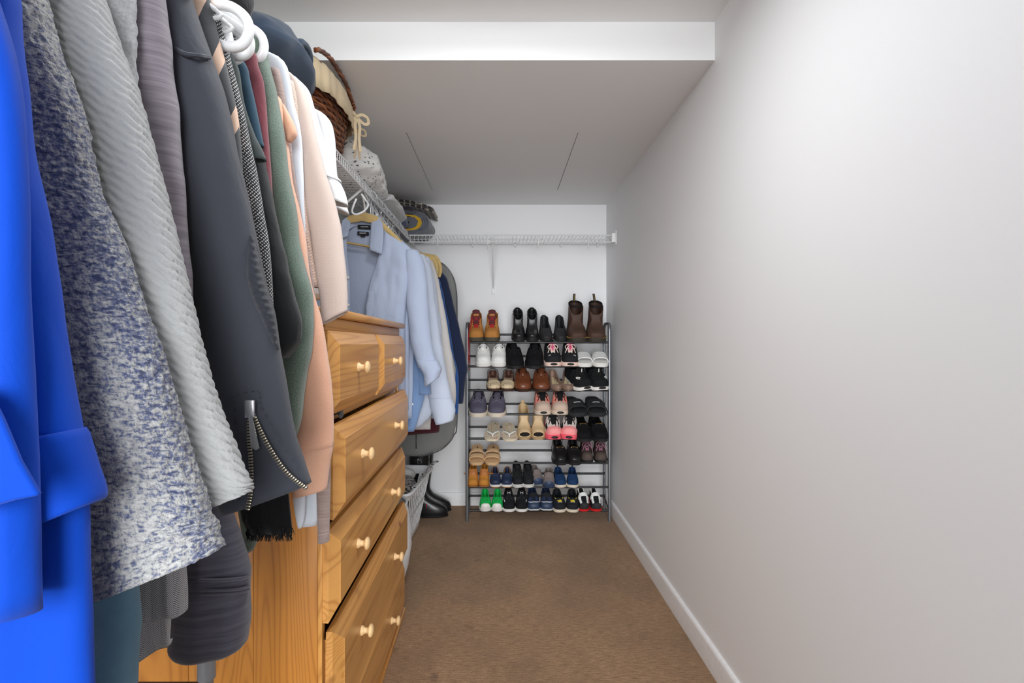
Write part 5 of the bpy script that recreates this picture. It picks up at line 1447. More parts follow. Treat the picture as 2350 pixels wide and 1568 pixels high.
class Shoe:
    def __init__(s, name, label, cat, L, W, group):
        s.r = thing(name, label, cat, (0, 0, 0), group, world=False); s.L, s.W = L, W * 1.05
    def upper(s, mat, out='round', prof='low', hs=1.0, o0=.44, ow=.62, base=.022, spring=.012, deep=.95, e1=.78, e2=.72, inner=None, shaft=1.0, name='upper', s0=0.0, s1=1.0, grow=0.0):
        s.base, s.spring, s.outl, s.prof, s.hs, s.e1, s.e2, s.o0, s.ow, s.shaft = base, spring, SH_OUT[out], SH_PROF[prof], hs, e1, e2, o0, ow, shaft
        SS = [q for q in (0, .012, .035, .07, .12, .17, .22, .27, .32, .36, .40, .43, .46, .49, .52, .56, .62, .70, .78, .86, .92, .96, .985, 1.0) if s0 <= q <= s1]
        rings = []
        for q in SS: rings.append(s.section(q, deep, grow))
        g = G(); g.loft(rings, False)
        n = len(rings[0])
        g.f.append(tuple(range(n - 1, -1, -1))); g.f.append(tuple((len(rings) - 1) * n + k for k in range(n)))
        o = g.build(name, mat, s.r, sharp=70)
        sb = o.modifiers.new('sub', 'SUBSURF'); sb.levels = 1; sb.render_levels = 1
        return o
    def hw(s, q): return s.W / 2 * interp1(q, s.outl)
    def h(s, q): return interp1(q, s.prof) * s.hs
    def lift(s, q): return s.spring * max(0, 1 - q / .28) ** 2
    def y(s, q): return (q - s.ctr) * s.L
    ctr = .30
    def section(s, q, deep, grow=0.0):
        hw, h, zb = s.hw(q) * .985 + grow, s.h(q) + grow, s.base + s.lift(q); y = s.y(q)
        op = s.o0 < q < .968
        pts = []
        if h > .095:
            ow = hw * s.shaft * interp1(q, [(.34, .30), (.40, .50), (.45, .72), (.52, .90), (.6, .98), (.82, .98), (.93, .86), (1, .7)])
            for a in np.linspace(0, 1, 6):
                f = min(1, a / .5); f = f * f * (3 - 2 * f)
                pts.append((hw + (ow - hw) * f, h * a))
            if op: pts += [(max(ow - .005, .002), h - .003), (max(ow - .007, .0015), h * (1 - deep)), (0, h * (1 - deep))]
            else: pts += [(ow * .66, h + .003), (ow * .33, h + .004), (0, h + .004)]
        elif not op:
            for a in np.linspace(0, 1, 9):
                an = a * math.pi / 2
                pts.append((hw * max(math.cos(an), 0) ** s.e1 if a < 1 else 0, h * math.sin(an) ** s.e2))
        else:
            ow = hw * s.ow
            for a in np.linspace(0, 1, 6):
                an = a * math.pi / 2
                pts.append((ow + (hw - ow) * max(math.cos(an), 0) ** .8, h * math.sin(an)))
            pts += [(max(ow - .005, .002), h - .003), (max(ow - .007, .0015), h * (1 - deep))]
            pts.append((0, h * (1 - deep)))
        full = [Vector((x, y, zb + z)) for x, z in pts] + [Vector((-x, y, zb + z)) for x, z in pts[-2::-1]]
        return full
    def top(s, q, x, off=0.0):
        """point on the closed forefoot at length q and offset x"""
        hw, h = s.hw(q) * .985, s.h(q)
        c = min(.999, abs(x) / hw) ** (1 / s.e1); an = math.acos(c)
        return Vector((x, s.y(q), s.base + s.lift(q) + h * math.sin(an) ** s.e2 + off))
    def sole(s, mat, th=.022, heel=0.0, out=None, w=1.04, name='sole', z0=0.0, ext=.004, heelq=.66):
        OL = SH_OUT[out] if out else s.outl
        N = 26; right = []
        for i in range(N):
            q = .5 - .5 * math.cos(math.pi * i / (N - 1)); right.append(q)
        def ringz(zf, k): 
            R_ = [Vector((s.W / 2 * interp1(q, OL) * w * k, s.y(q) + (-ext if q < .5 else ext) * (2 * abs(q - .5)) ** 4, zf(q))) for q in right]
            return R_ + [Vector((-p.x, p.y, p.z)) for p in R_[::-1]]
        bot = lambda q: z0 + s.lift(q)
        tp = lambda q: s.base + s.lift(q) + .002 if th is None else z0 + th + s.lift(q) + (s.base - th if th < s.base and q > 2 else 0)
        g = G(); g.loft([ringz(bot, .96), ringz(lambda q: bot(q) + .003, 1.0), ringz(lambda q: tp(q) - .003, 1.0), ringz(tp, .985)], True, True, True)
        o = g.build(name, mat, s.r, sharp=35)
        return o
    def block_heel(s, mat, h, q0=.72, w=.8, taper=.9):
        g = G(); rg = []
        for z, k in ((-h, taper), (0.004, 1.0)):
            R_ = [Vector((s.W / 2 * interp1(q, s.outl) * w * k, s.y(q), z)) for q in np.linspace(q0, 1, 8)]
            rg.append(R_ + [Vector((-p.x, p.y, p.z)) for p in R_[::-1]])
        g.loft(rg, True, True, True); return g.build('heel', mat, s.r, sharp=35)
    def laces(s, mat, q0=.22, q1=.42, n=5, hwx=.017, r=.0019, bow=True, cross=True, bowmat=None, long=None, rise=.0, name='laces'):
        g = G()
        for i in range(n):
            a = q0 + (q1 - q0) * i / (n - 1); b = q0 + (q1 - q0) * min(i + .8, n - 1) / (n - 1)
            w = hwx * (.75 + .45 * i / n)
            zo = .002
            for sg in ((-1, 1) if cross else (1,)):
                pts = [s.top(a, -sg * w, zo), s.top((a + b) / 2, 0, zo + .0025), s.top(b if cross else a, sg * w, zo)]
                g.tube(smoothpts(pts, 4), r, 5)
        if bow:
            c = s.top(q1, 0, .006)
            for sg in (-1, 1):
                g.tube(smoothpts([c, c + Vector((sg * .016, -.010, .008)), c + Vector((sg * .032, -.022, -.002)), c + Vector((sg * .024, -.034, -.016)), c + Vector((sg * .008, -.012, -.002)), c], 5), r, 5)
                g.tube(smoothpts([c, c + Vector((sg * .012, -.022, .0)), c + Vector((sg * .026, -.040, -.020)), c + Vector((sg * .034, -.052, -.036))], 5), r, 5)
        return g.build(name, mat, s.r, sharp=0)
    def tongue(s, mat, q0=.34, q1=.50, w=.020, up=.03, back=.0, name='tongue'):
        g = G(); rg = []
        zt = s.base + s.h(min(q1, s.o0))
        for i in range(8):
            v = i / 7; q = q0 + (q1 - q0) * v
            c = s.top(min(q, s.o0 - .005), 0, .0035); c.y = s.y(q) + back * v; c.z += up * max(0, v - .35) / .65
            ww = w * (.8 + .25 * v)
            ring = []
            for k in range(14):
                a = 2 * math.pi * k / 14
                ring.append(c + Vector((ww * math.cos(a), .001 * math.sin(a), .004 * math.sin(a) - .006 * math.cos(a) ** 2)))
            rg.append(ring)
        g.loft(rg, True, True, True); return g.build(name, mat, s.r, sharp=60)
    def strap(s, mat, q, wd=.022, off=.004, name='strap', th=.004, tail=0.0, side=1):
        """band over the forefoot at q, width wd along the foot"""
        g = G(); rg = []
        hw = s.hw(q) * .95
        for x in np.linspace(-1, 1, 17):
            xx = x * hw
            ring = []
            for dy, dz in ((-.5, 0), (-.5, 1), (.5, 1), (.5, 0)):
                qq = q + dy * wd / s.L
                p = s.top(min(qq, s.o0 - .004), xx * min(1, s.hw(qq) / s.hw(q)), off + dz * th - .002); p.y = s.y(qq); ring.append(p)
            rg.append(ring)
        g.loft(rg, True, True, True)
        if tail:
            c = s.top(q, side * hw * .9, off); d = Vector((side * tail, 0, -.002))
            g.slab([c + Vector((0, -wd / 2, 0)), c + d + Vector((0, -wd / 2.4, 0)), c + d + Vector((side * .008, 0, 0)), c + d + Vector((0, wd / 2.4, 0)), c + Vector((0, wd / 2, 0))], (0, 0, th))
        return g.build(name, mat, s.r, sharp=40)
    def patch(s, mat, q0, q1, x0, x1, off=.0025, name='patch', n=8, th=.002, shape=None):
        """thin overlay on the forefoot between lengths q0,q1 and offsets x0,x1 (fractions of half width)"""
        g = G(); A = []; B = []
        for i in range(n + 1):
            q = q0 + (q1 - q0) * i / n
            for j in range(n + 1):
                f = x0 + (x1 - x0) * j / n
                if shape: f = f * shape(i / n)
                p = s.top(q, f * s.hw(q) * .96, 0); A.append(p + Vector((0, 0, off))); B.append(p + Vector((0, 0, off - th - .002)))
        m = n + 1
        fs = [(i * m + j, i * m + j + 1, (i + 1) * m + j + 1, (i + 1) * m + j) for i in range(n) for j in range(n)]
        k = m * m
        fs2 = [tuple(k + v for v in f[::-1]) for f in fs]
        edge_ = [i for i in range(m)] + [i * m + n for i in range(1, m)] + [n * m + j for j in range(n - 1, -1, -1)] + [i * m for i in range(n - 1, 0, -1)]
        side = [(edge_[i], edge_[(i + 1) % len(edge_)], k + edge_[(i + 1) % len(edge_)], k + edge_[i]) for i in range(len(edge_))]
        g.add(A + B, fs + fs2 + side); return g.build(name, mat, s.r, sharp=50)
    def bumper(s, mat, z=.016, w=.40, r=.0085):
        pts = []
        for f in np.linspace(-1, 1, 11):
            x = f * w * s.W / 2; q = interp1(abs(x) / (s.W / 2), [(v, k) for k, v in s.outl[:5]])
            pts.append(Vector((x, s.y(max(q - .01, 0)) - .006, z + s.spring)))
        g = G(); g.tube(pts, [r * (.35 + .65 * (1 - abs(f) ** 3)) for f in np.linspace(-1, 1, 11)], 8); return g.build('toe_bumper', mat, s.r)
    def toecap(s, mat, q1=.14, grow=.0016, name='toe_cap'):
        return s.upper_piece(mat, 0, q1, grow, name)
    def upper_piece(s, mat, q0, q1, grow, name):
        SS = list(np.linspace(q0, q1, 7)); rg = [s.section(q, .9, grow) for q in SS]
        for r_, q in zip(rg, SS):
            for p in r_:
                if q == SS[0] and q0 == 0: p.y -= grow
        g = G(); g.loft(rg, False); n = len(rg[0]); g.f.append(tuple(range(n - 1, -1, -1))); g.f.append(tuple((len(rg) - 1) * n + k for k in range(n)))
        return g.build(name, mat, s.r, sharp=60)
    def insole(s, mat, q0=None, z=.004, w=.8, name='insole', q1=.985):
        q0 = q0 or s.o0 + .01
        qs = np.linspace(q0, q1, 16)
        R_ = [Vector((s.hw(q) * w, s.y(q), s.base + s.lift(q) + z)) for q in qs]; ol = R_ + [Vector((-p.x, p.y, p.z)) for p in R_[::-1]]
        g = G(); g.slab(ol, (0, 0, .0015)); return g.build(name, mat, s.r, sharp=30)
    def place(s, tier, px, py=None, yaw=0.0, fwd=0.045, tilt=None, dz=0.0, roll=0.0):
        """stand on the two bars of a tier; fwd = how far the toe passes the front bar"""
        k = tier - 1
        zf, zb = FB[k], BB[k]
        th = math.atan2(zb - zf, YBB - YFB) if tilt is None else tilt
        # sole plane touches both bars
        n = Vector((0, -math.sin(th), math.cos(th)))
        toe = s.ctr * s.L
        d = -fwd + toe        # distance of local origin behind the front bar contact, along the sole
        p = Vector((0, YFB, zf)) + n * (RB + .0006 + dz) + Vector((0, math.cos(th), math.sin(th))) * d
        ytoe = YFB - fwd * math.cos(th)
        x = (px - VPX) / FPX * (ytoe + .05)
        s.r.location = (x, p.y, p.z)
        s.r.rotation_euler = (Matrix.Rotation(th, 4, 'X') @ Matrix.Rotation(yaw, 4, 'Z') @ Matrix.Rotation(roll, 4, 'Y')).to_euler()
        return s

def L_(n, c, rough=.5, spec=.4, grain=.15, gs=140): return plain(n, rgb(*c), rough, spec, 0.0, grain, gs)
TIERS = {1: 'top tier', 2: 'second tier', 3: 'third tier', 4: 'fourth tier', 5: 'fifth tier', 6: 'sixth tier', 7: 'seventh tier', 8: 'bottom tier'}
def pair(fn, name, cat, desc, tier, xs, L, W, **pl):
    """left and right shoe of a pair; fn builds one"""
    out = []
    yaws = pl.pop('yaws', (.03, -.03)); each = pl.pop('each', ({}, {}))
    for i, px in enumerate(xs):
        sd = ('left', 'right')[i]
        s = Shoe(name, '%s one of the %s, %s' % (sd, desc, TIERS[tier]), cat, L, W, 'pair: ' + desc)
        fn(s, -1 if i == 0 else 1)
        k = dict(pl); k.update(each[i]); s.place(tier, px, yaw=yaws[i], **k)
        out.append(s)
    return out
BLKSOLE = L_('black_rubber_sole', (30, 30, 31), .6); WHSOLE = L_('white_rubber_sole', (226, 224, 220), .5); TANSOLE = L_('tan_gum_sole', (172, 120, 74), .6)
CREAM = L_('cream_rubber_sole', (218, 206, 188), .55); BLKL = L_('black_leather', (26, 26, 28), .32, .5); BLKS = L_('black_suede', (24, 24, 26), .9, .1, .4)
BLKK = L_('black_knit', (30, 31, 33), .9, .1, .5, 260); BLKLACE = L_('black_laces', (18, 18, 19), .8); WHLACE = L_('white_laces', (232, 230, 226), .8)
GOLD = plain('gold_metal', rgb(222, 186, 110), .25, .5, .9); SILV = STEEL

# tier 1 -------------------------------------------------
TANS = L_('tan_suede', (178, 122, 64), .85, .15, .4); REDL = L_('red_laces', (184, 30, 36), .7); MARO = L_('maroon_nylon', (84, 36, 40), .8); GRS = L_('olive_lug_sole', (74, 68, 56), .7)
ORP = L_('orange_leather_patch', (196, 128, 66), .6)
def hiker(s, sd):
    s.upper(TANS, 'wide', 'mid', .90, .455, .60, base=.026, shaft=.92)
    s.sole(GRS, .027, w=1.04); s.tongue(MARO, .30, .50, .024, .052, -.008)
    s.patch(ORP, .415, .425, -.3, .3, .03, 'hidden_lining', 2)
    c = s.top(.425, 0, .0); y = s.y(.475) - .012; z = c.z + .034
    g = G(); g.box(-.017, .017, y - .012, y - .004, z - .007, z + .008, .002); pt = g.build('tongue_patch', ORP, s.r)
    g = G()
    for k in range(6): g.box(-.011 + .0038 * k, -.0088 + .0038 * k, y - .0128, y - .0115, z - .002, z + (.003 if k else .004))
    g.build('patch_print', MARO, pt)
    s.laces(REDL, .20, .425, 6, .017, .0024, bow=False)
    g = G()
    for sg in (-1, 1):
        g.tube(smoothpts([s.top(.42, sg * .018, .004), Vector((sg * .026, s.y(.46), s.base + .112)), Vector((sg * .010, s.y(.45) - .012, s.base + .120)), Vector((-sg * .018, s.y(.42) - .014, s.base + .096)), s.top(.36, -sg * .022, .006)], 5), .0022, 5)
    if sd < 0:
        x = -.048
        g.tube(smoothpts([Vector((-.022, s.y(.44), s.base + .13)), Vector((-.036, s.y(.36), s.base + .10)), Vector((-.050, s.y(.15), s.base + .02)), Vector((-.054, s.y(.02), -.03)), Vector((-.052, s.y(-.02), -.12)), Vector((-.056, s.y(-.03), -.20))], 6), .0022, 5)
        g.tube(smoothpts([Vector((-.024, s.y(.44), s.base + .12)), Vector((-.030, s.y(.30), s.base + .09)), Vector((-.046, s.y(.10), s.base)), Vector((-.046, s.y(-.02), -.06)), Vector((-.044, s.y(-.03), -.14)), Vector((-.050, s.y(-.03), -.19))], 6), .0022, 5)
    g.build('loose_laces', REDL, s.r, sharp=0)
    g = G()
    for q in np.linspace(.22, .42, 5):
        for sg in (-1, 1): g.lathe([(.001, .0), (.003, 0), (.003, .002), (.001, .002)], 8, s.top(q, sg * .021, .001))
    g.build('eyelets', BLKSOLE, s.r)
pair(hiker, 'hiking_boot', 'boot', 'tan suede hiking boots with red laces', 1, (1093, 1129), .25, .100, fwd=.035)
def zipboot(s, sd):
    s.upper(BLKL, 'round', 'boot', .76, .485, .62, base=.020, shaft=.92); s.sole(BLKSOLE, .022, w=1.03); s.block_heel(BLKSOLE, .012)
    g = G(); z = s.base + .122
    for k in range(2):
        g.tube([s_ for s_ in [Vector((.0325 * math.cos(a), s.y(.73) + .067 * math.sin(a), z + .018 * k)) for a in np.linspace(0, 2 * math.pi, 24, endpoint=False)]], .0028, 5, closed=True)
    g.build('ankle_strap', BLKL, s.r)
    g = G(); g.tube([Vector((sd * .037, s.y(.60), s.base + .140)), Vector((sd * .040, s.y(.62), s.base + .12)), Vector((sd * .040, s.y(.62), s.base + .04))], .0018, 5); g.box(sd * .041 - .002, sd * .041 + .002, s.y(.6) - .006, s.y(.6) + .006, z - .002, z + .010, .001); g.build('side_zip', SILV, s.r)
pair(zipboot, 'ankle_boot', 'boot', 'smooth black leather ankle boots with side zips', 1, (1190, 1221), .25, .088, fwd=.035)
BLKM_ = L_('black_matte_leather', (38, 38, 40), .6, .3)
def cutboot(s, sd):
    s.upper(BLKM_, 'round', 'cut', .74, .40, .60, base=.014, shaft=.9); s.sole(BLKSOLE, .015, w=1.02); s.block_heel(BLKSOLE, .014)
    g = G(); g.tube(smoothpts([s.top(.39, -sd * .004, .003), Vector((sd * .018, s.y(.46), s.base + .075)), Vector((sd * .028, s.y(.56), s.base + .076)), Vector((sd * .028, s.y(.7), s.base + .092))], 5), .0016, 5); g.build('collar_binding', BLKL, s.r)
pair(cutboot, 'ankle_boot', 'boot', 'low matte black ankle boots with notched collars', 1, (1253, 1286), .24, .088, fwd=.03)
CHB = L_('oiled_brown_leather', (72, 51, 42), .6, .3, .35, 60); CHD = L_('dark_elastic', (38, 36, 38), .9, .1, .5, 300); YST = L_('yellow_welt_stitch', (190, 160, 70), .6); CHS = L_('dark_brown_sole', (52, 46, 38), .55)
def chelsea(s, sd):
    s.upper(CHB, 'wide', 'boot', .94, .485, .62, base=.026, shaft=.92); s.sole(CHS, .027, w=1.06)
    g = G()
    for q in np.linspace(.0, .42, 26):
        for sg in (-1, 1):
            p = Vector((sg * s.hw(q) * 1.045, s.y(q) - (.003 if q < .03 else 0), .0285 + s.lift(q))); g.box(p.x - .0012, p.x + .0012, p.y - .0022, p.y + .0022, p.z - .001, p.z + .001)
    g.build('welt_stitching', YST, s.r, kind='stuff')
    for sg in (-1, 1):
        g = G(); z0 = s.base
        g.slab([Vector((sg * .0435, s.y(.54), z0 + .175)), Vector((sg * .0435, s.y(.74), z0 + .175)), Vector((sg * .0440, s.y(.72), z0 + .10)), Vector((sg * .0450, s.y(.64), z0 + .072)), Vector((sg * .0440, s.y(.57), z0 + .10))], (sg * .002, 0, 0)); g.build('elastic_panel', CHD, s.r, sharp=30)
    g = G(); g.tube([Vector((.0435 * math.cos(a), s.y(.735) + .074 * math.sin(a), s.base + .186)) for a in np.linspace(0, 2 * math.pi, 24, endpoint=False)], .0038, 6, closed=True, flat=2.2, up=(0, 0, 1)); g.build('collar', CHD, s.r)
    y = s.y(.98); zt = s.base + .186
    g = G(); lean = .010 * (1 if sd > 0 else 0) * -1
    g.slab([Vector((-.008, y, zt)), Vector((.008, y, zt)), Vector((.007 + lean, y - .002, zt + .056)), Vector((-.009 + lean, y - .002, zt + .056))], (0, -.006, 0)); tb = g.build('pull_tab', BLKLACE, s.r, sharp=30)
    g = G(); pts = []
    for k in range(30):
        v = k / 29; pts.append(Vector((lean * v + .0035 * math.sin(v * 26), y - .0072 - .002 * v, zt + .006 + .044 * v)))
    g.tube(pts, .0009, 4); g.build('tab_script', YST, tb)
pair(chelsea, 'chelsea_boot', 'boot', 'brown oiled leather pull-on boots with heel tabs', 1, (1324, 1368), .285, .124, fwd=.05, yaws=(.0, -.08))

# tier 2 -------------------------------------------------
WHL = L_('white_leather', (228, 228, 226), .45, .4)
def whsneak(s, sd):
    s.upper(WHL, 'wide', 'low', .95, .43, .64, base=.024); s.sole(WHSOLE, .026, w=1.05); s.tongue(WHL, .32, .47, .019, .012)
    s.laces(WHLACE, .22, .42, 6, .015, .0021, bow=True); s.insole(WHL)
pair(whsneak, 'sneaker', 'shoe', 'plain white leather sneakers', 2, (1109, 1145), .25, .099, fwd=.05)
def blkox(s, sd):
    s.upper(BLKS, 'round', 'dress', 1.08, .43, .62, base=.020); s.sole(BLKSOLE, .021, w=1.04); s.tongue(BLKS, .32, .48, .02, .014)
    s.laces(BLKLACE, .27, .42, 4, .013, .0018, bow=True); s.insole(BLKL)
pair(blkox, 'lace_up_shoe', 'shoe', 'big black suede lace-ups', 2, (1181, 1227), .295, .118, fwd=.085, yaws=(.10, -.08))
PKW = L_('pale_pink_foam', (236, 208, 196), .6); PKM = L_('magenta_mesh', (196, 60, 112), .8); BLKMESH = L_('black_mesh', (34, 35, 38), .8, .2, .6, 320)
def runner1(s, sd):
    s.upper(BLKMESH, 'wide', 'low', 1.05, .43, .64, base=.024, spring=.018); s.sole(PKW, .028, w=1.06); s.tongue(PKM, .27, .49, .021, .018)
    s.laces(L_('cream_laces', (236, 218, 204), .8), .21, .42, 6, .017, .0027, bow=True)
    s.bumper(BLKSOLE)
    g = G(); g.tube(smoothpts([s.top(.10, sd * .018, .003), s.top(.12, sd * .026, .003), s.top(.10, sd * .032, .003)], 4), .0016, 5); g.build('side_mark', WHLACE, s.r)
pair(runner1, 'running_shoe', 'shoe', 'black mesh running shoes with cream laces and magenta tongues', 2, (1268, 1308), .265, .108, fwd=.055, yaws=(.03, -.05))
def mkslide(upperm, solem, n_ribs, txt=None, peek=.016, q0=.14, q1=.47, hh=.060, footm=None):
    def f(s, sd):
        s.base, s.spring, s.outl, s.e1, s.e2, s.o0, s.hs, s.prof = .026, .010, SH_OUT['wide'], .8, .75, .99, 1.0, [(0, hh * .92), (1, hh)]
        s.sole(solem, .028, w=1.03)
        if footm: s.insole(footm, .02, -.0, .86, 'footbed')
        g = G(); outr, innr = [], []
        for i in range(13):
            q = q0 + (q1 - q0) * i / 12
            rib = .0022 * abs(math.sin(math.pi * n_ribs * i / 12)) if n_ribs else 0
            o_, n_ = [], []
            for a in np.linspace(0, math.pi, 21):
                hw = s.W / 2 * interp1(q, s.outl) * 1.03; c = math.cos(a)
                x = hw * math.copysign(abs(c) ** .7, c); hz = hh * (.86 + .20 * i / 12)
                z = .010 + s.lift(q) + (hz + rib) * math.sin(a) ** .62
                o_.append(Vector((x, s.y(q), z))); n_.append(Vector((x * .93, s.y(q), max(.010 + s.lift(q) + (hz - .006) * math.sin(a) ** .62, .008))))
            outr.append(o_); innr.append(n_)
        ringsA = [o_ + n_[::-1] for o_, n_ in zip(outr, innr)]
        g.loft(ringsA, True, True, True); st = g.build('strap', upperm, s.r, sharp=50)
        if txt:
            g = G(); q = q0 + (q1 - q0) * .42; rnd = random.Random(txt)
            x = -.022
            while x < .022:
                w = rnd.uniform(.0018, .003); y = s.y(q) - .001; z = .010 + hh * .98 + .004 - abs(x) * .10
                g.box(x, x + w, y - .003, y + .003, z, z + .003); x += w + .0012
            g.build('strap_print', WHLACE, st)
            g = G(); sx = -sd
            for k in range(3): g.box(sx * .041 - .004, sx * .041 + .004, s.y(q) + .010 - .008 * k, s.y(q) + .014 - .008 * k, .050, .058, .001)
            g.build('side_stripe', L_('grey_print', (150, 150, 152), .6), st)
    return f
pair(mkslide(WHL, WHSOLE, 4, None, hh=.058), 'slide_sandal', 'sandal', 'white ribbed pool slides', 2, (1340, 1377), .25, .102, fwd=.05, yaws=(.02, -.04))

# tier 3 -------------------------------------------------
def leopard():
    n = NT('leopard_print', .6, .3); v = n.coords('Object')
    d = n.voro(v, 85, 'F1'); f = n.noise(v, 120, 3)
    n.col(n.ramp(n.math('ADD', d, n.math('MULTIPLY', f, .3)), [(0.28, rgb(58, 44, 36)), (.36, rgb(96, 74, 56)), (.46, rgb(226, 208, 176)), (.8, rgb(212, 190, 154))])); return n.m
LEO = leopard(); NUD = L_('nude_insole', (206, 176, 150), .6); CRL = L_('coral_label', (206, 84, 88), .6)
def wedge(s, sd):
    s.upper(LEO, 'round', 'slip', .70, .40, .70, base=.016, s0=0, s1=.36); s.sole(L_('brown_sole_edge', (70, 48, 38), .6), .016, w=1.03)
    g = G(); qs = np.linspace(.28, .99, 14); R_ = [Vector((s.hw(q) * .85, s.y(q), .016)) for q in qs]; g.slab(R_ + [Vector((-p.x, p.y, p.z)) for p in R_[::-1]], (0, 0, .003)); ins = g.build('insole', NUD, s.r, sharp=30)
    g = G(); g.box(-.015, .015, s.y(.46), s.y(.60), .0192, .0208, .0005); g.build('insole_label', CRL, ins)
    g = G(); pts = [Vector((-s.hw(.30) * .95, s.y(.30), .035)), Vector((-s.hw(.6) * .98, s.y(.6), .040)), Vector((-s.hw(.9), s.y(.92), .06)), Vector((0, s.y(1.02), .068)), Vector((s.hw(.9), s.y(.92), .06)), Vector((s.hw(.6) * .98, s.y(.6), .040)), Vector((s.hw(.30) * .95, s.y(.30), .035))]
    g.tube(smoothpts(pts, 5), .0022, 6); g.build('heel_strap', BLKL, s.r)
    s.upper_piece(L_('brown_quarter', (96, 66, 54), .6), .80, 1.0, .001, 'heel_cup')
pair(wedge, 'slingback_flat', 'shoe', 'animal-print toe slingback flats', 3, (1133, 1165), .24, .092, fwd=.05, yaws=(.06, -.06))
BRNL = L_('cognac_leather', (112, 62, 38), .35, .5)
def brox(s, sd):
    s.upper(BRNL, 'round', 'dress', 1.0, .43, .62, base=.020); s.sole(L_('dark_leather_sole', (54, 34, 26), .5), .020, w=1.03); s.tongue(BRNL, .33, .48, .019, .012)
    s.laces(L_('brown_laces', (84, 44, 28), .8), .28, .42, 4, .013, .0017); s.toecap(BRNL, .13, .0012); s.insole(L_('tan_lining', (160, 116, 80), .6))
pair(brox, 'lace_up_shoe', 'shoe', 'cognac brown leather lace-ups', 3, (1200, 1242), .285, .114, fwd=.065, yaws=(.03, -.03))
SNK = L_('taupe_snakeskin', (142, 116, 102), .4, .5, .6, 200); CRI = L_('cream_insole', (232, 212, 172), .5)
def pump(s, sd):
    s.upper(SNK, 'point', 'pump', 1.05, .17, .86, base=.010, deep=.88); s.insole(CRI, .19, .0065, .86); s.sole(L_('beige_thin_sole', (120, 96, 84), .5), .011, w=.96); s.block_heel(SNK, .045, .84, .5, .45)
    g = G(); c = Vector((0, s.y(.22), .04)); g.tube(smoothpts([c + Vector((-.006, .01, .0)), c + Vector((.010, .03, .012)), c + Vector((.012, .06, .02)), c + Vector((0, .07, .012)), c + Vector((-.006, .04, .004))], 5), .0014, 5); g.build('toe_tie', BLKLACE, s.r)
pair(pump, 'pump', 'shoe', 'taupe snakeskin pumps with cream insoles', 3, (1277, 1303), .235, .084, fwd=.055, yaws=(.10, -.06), each=({}, {}))
def bwsneak(s, sd):
    s.upper(BLKK, 'wide', 'low', 1.12, .43, .64, base=.026, spring=.020); s.sole(L_('white_foam', (232, 228, 224), .5), .022, w=1.06)
    s.sole(BLKSOLE, .008, w=1.0, name='outsole', z0=-.006); s.tongue(BLKK, .30, .52, .022, .03); s.laces(BLKLACE, .22, .42, 6, .018, .0026)
    g = G(); g.tube(smoothpts([s.top(.16, sd * .030, .003), s.top(.24, sd * .042, .002), s.top(.22, sd * .046, .002), s.top(.13, sd * .036, .003)], 4), .0035, 6); g.build('side_mark', WHLACE, s.r)
    g = G(); g.box(-.003, .003, s.y(.40) - .03, s.y(.40) - .026, s.base + .085, s.base + .11, .001); g.build('lace_tag', WHLACE, s.r)
    s.bumper(BLKSOLE)
pair(bwsneak, 'sneaker', 'shoe', 'black knit trainers on white foam soles', 3, (1334, 1373), .275, .116, fwd=.055, yaws=(.34, .16))

# tier 4 -------------------------------------------------
CNV = L_('slate_purple_canvas', (92, 88, 104), .9, .1, .5, 300)
def boat(s, sd):
    s.upper(CNV, 'round', 'low', .92, .42, .66, base=.022); s.sole(CREAM, .028, w=1.06); s.tongue(CNV, .30, .49, .02, .016)
    s.laces(L_('grey_laces', (98, 96, 106), .9), .30, .41, 3, .013, .0022); s.insole(L_('navy_lining', (50, 50, 64), .8))
    g = G()
    for sg in (-1, 1):
        g.tube(smoothpts([s.top(.30, sg * .010, .002), s.top(.26, sg * .020, .002), s.top(.30, sg * .034, .002)], 4), .0014, 5)
    g.build('seam', L_('grey_thread', (128, 124, 134), .9), s.r)
pair(boat, 'boat_shoe', 'shoe', 'slate canvas boat shoes with cream soles', 4, (1097, 1140), .29, .116, fwd=.085, yaws=(.02, -.05))
PNK = L_('dusty_pink_mesh', (222, 152, 138), .8, .2, .5, 300); BGM = L_('beige_toe_mesh', (196, 172, 156), .8, .2, .5, 300)
def runner2(s, sd):
    s.upper(PNK, 'wide', 'low', 1.05, .43, .64, base=.024, spring=.016); s.toecap(BGM, .19, .0012); s.sole(L_('ivory_foam', (214, 196, 178), .6), .026, w=1.06); s.tongue(BLKK, .24, .50, .021, .016)
    s.laces(BLKLACE, .20, .42, 7, .019, .0028); s.bumper(BLKSOLE)
    for sg in (-1, 1):
        for k in range(4): s.patch(L_('salmon_overlay', (232, 128, 112), .7), .235 + .045 * k, .255 + .045 * k, sg * .42, sg * .85, .002, 'overlay', 3)
pair(runner2, 'running_shoe', 'shoe', 'dusty pink running shoes with black laces', 4, (1245, 1285), .26, .106, fwd=.055, yaws=(.03, -.04))
BLKRUB = L_('charcoal_slide_rubber', (44, 45, 47), .7, .2, .4, 200)
pair(mkslide(BLKRUB, BLKRUB, 3, 'logo', hh=.066, footm=L_('black_footbed', (22, 22, 23), .8)), 'slide_sandal', 'sandal', 'charcoal slides with small white print', 4, (1324, 1368), .285, .122, fwd=.075, yaws=(.14, -.03))

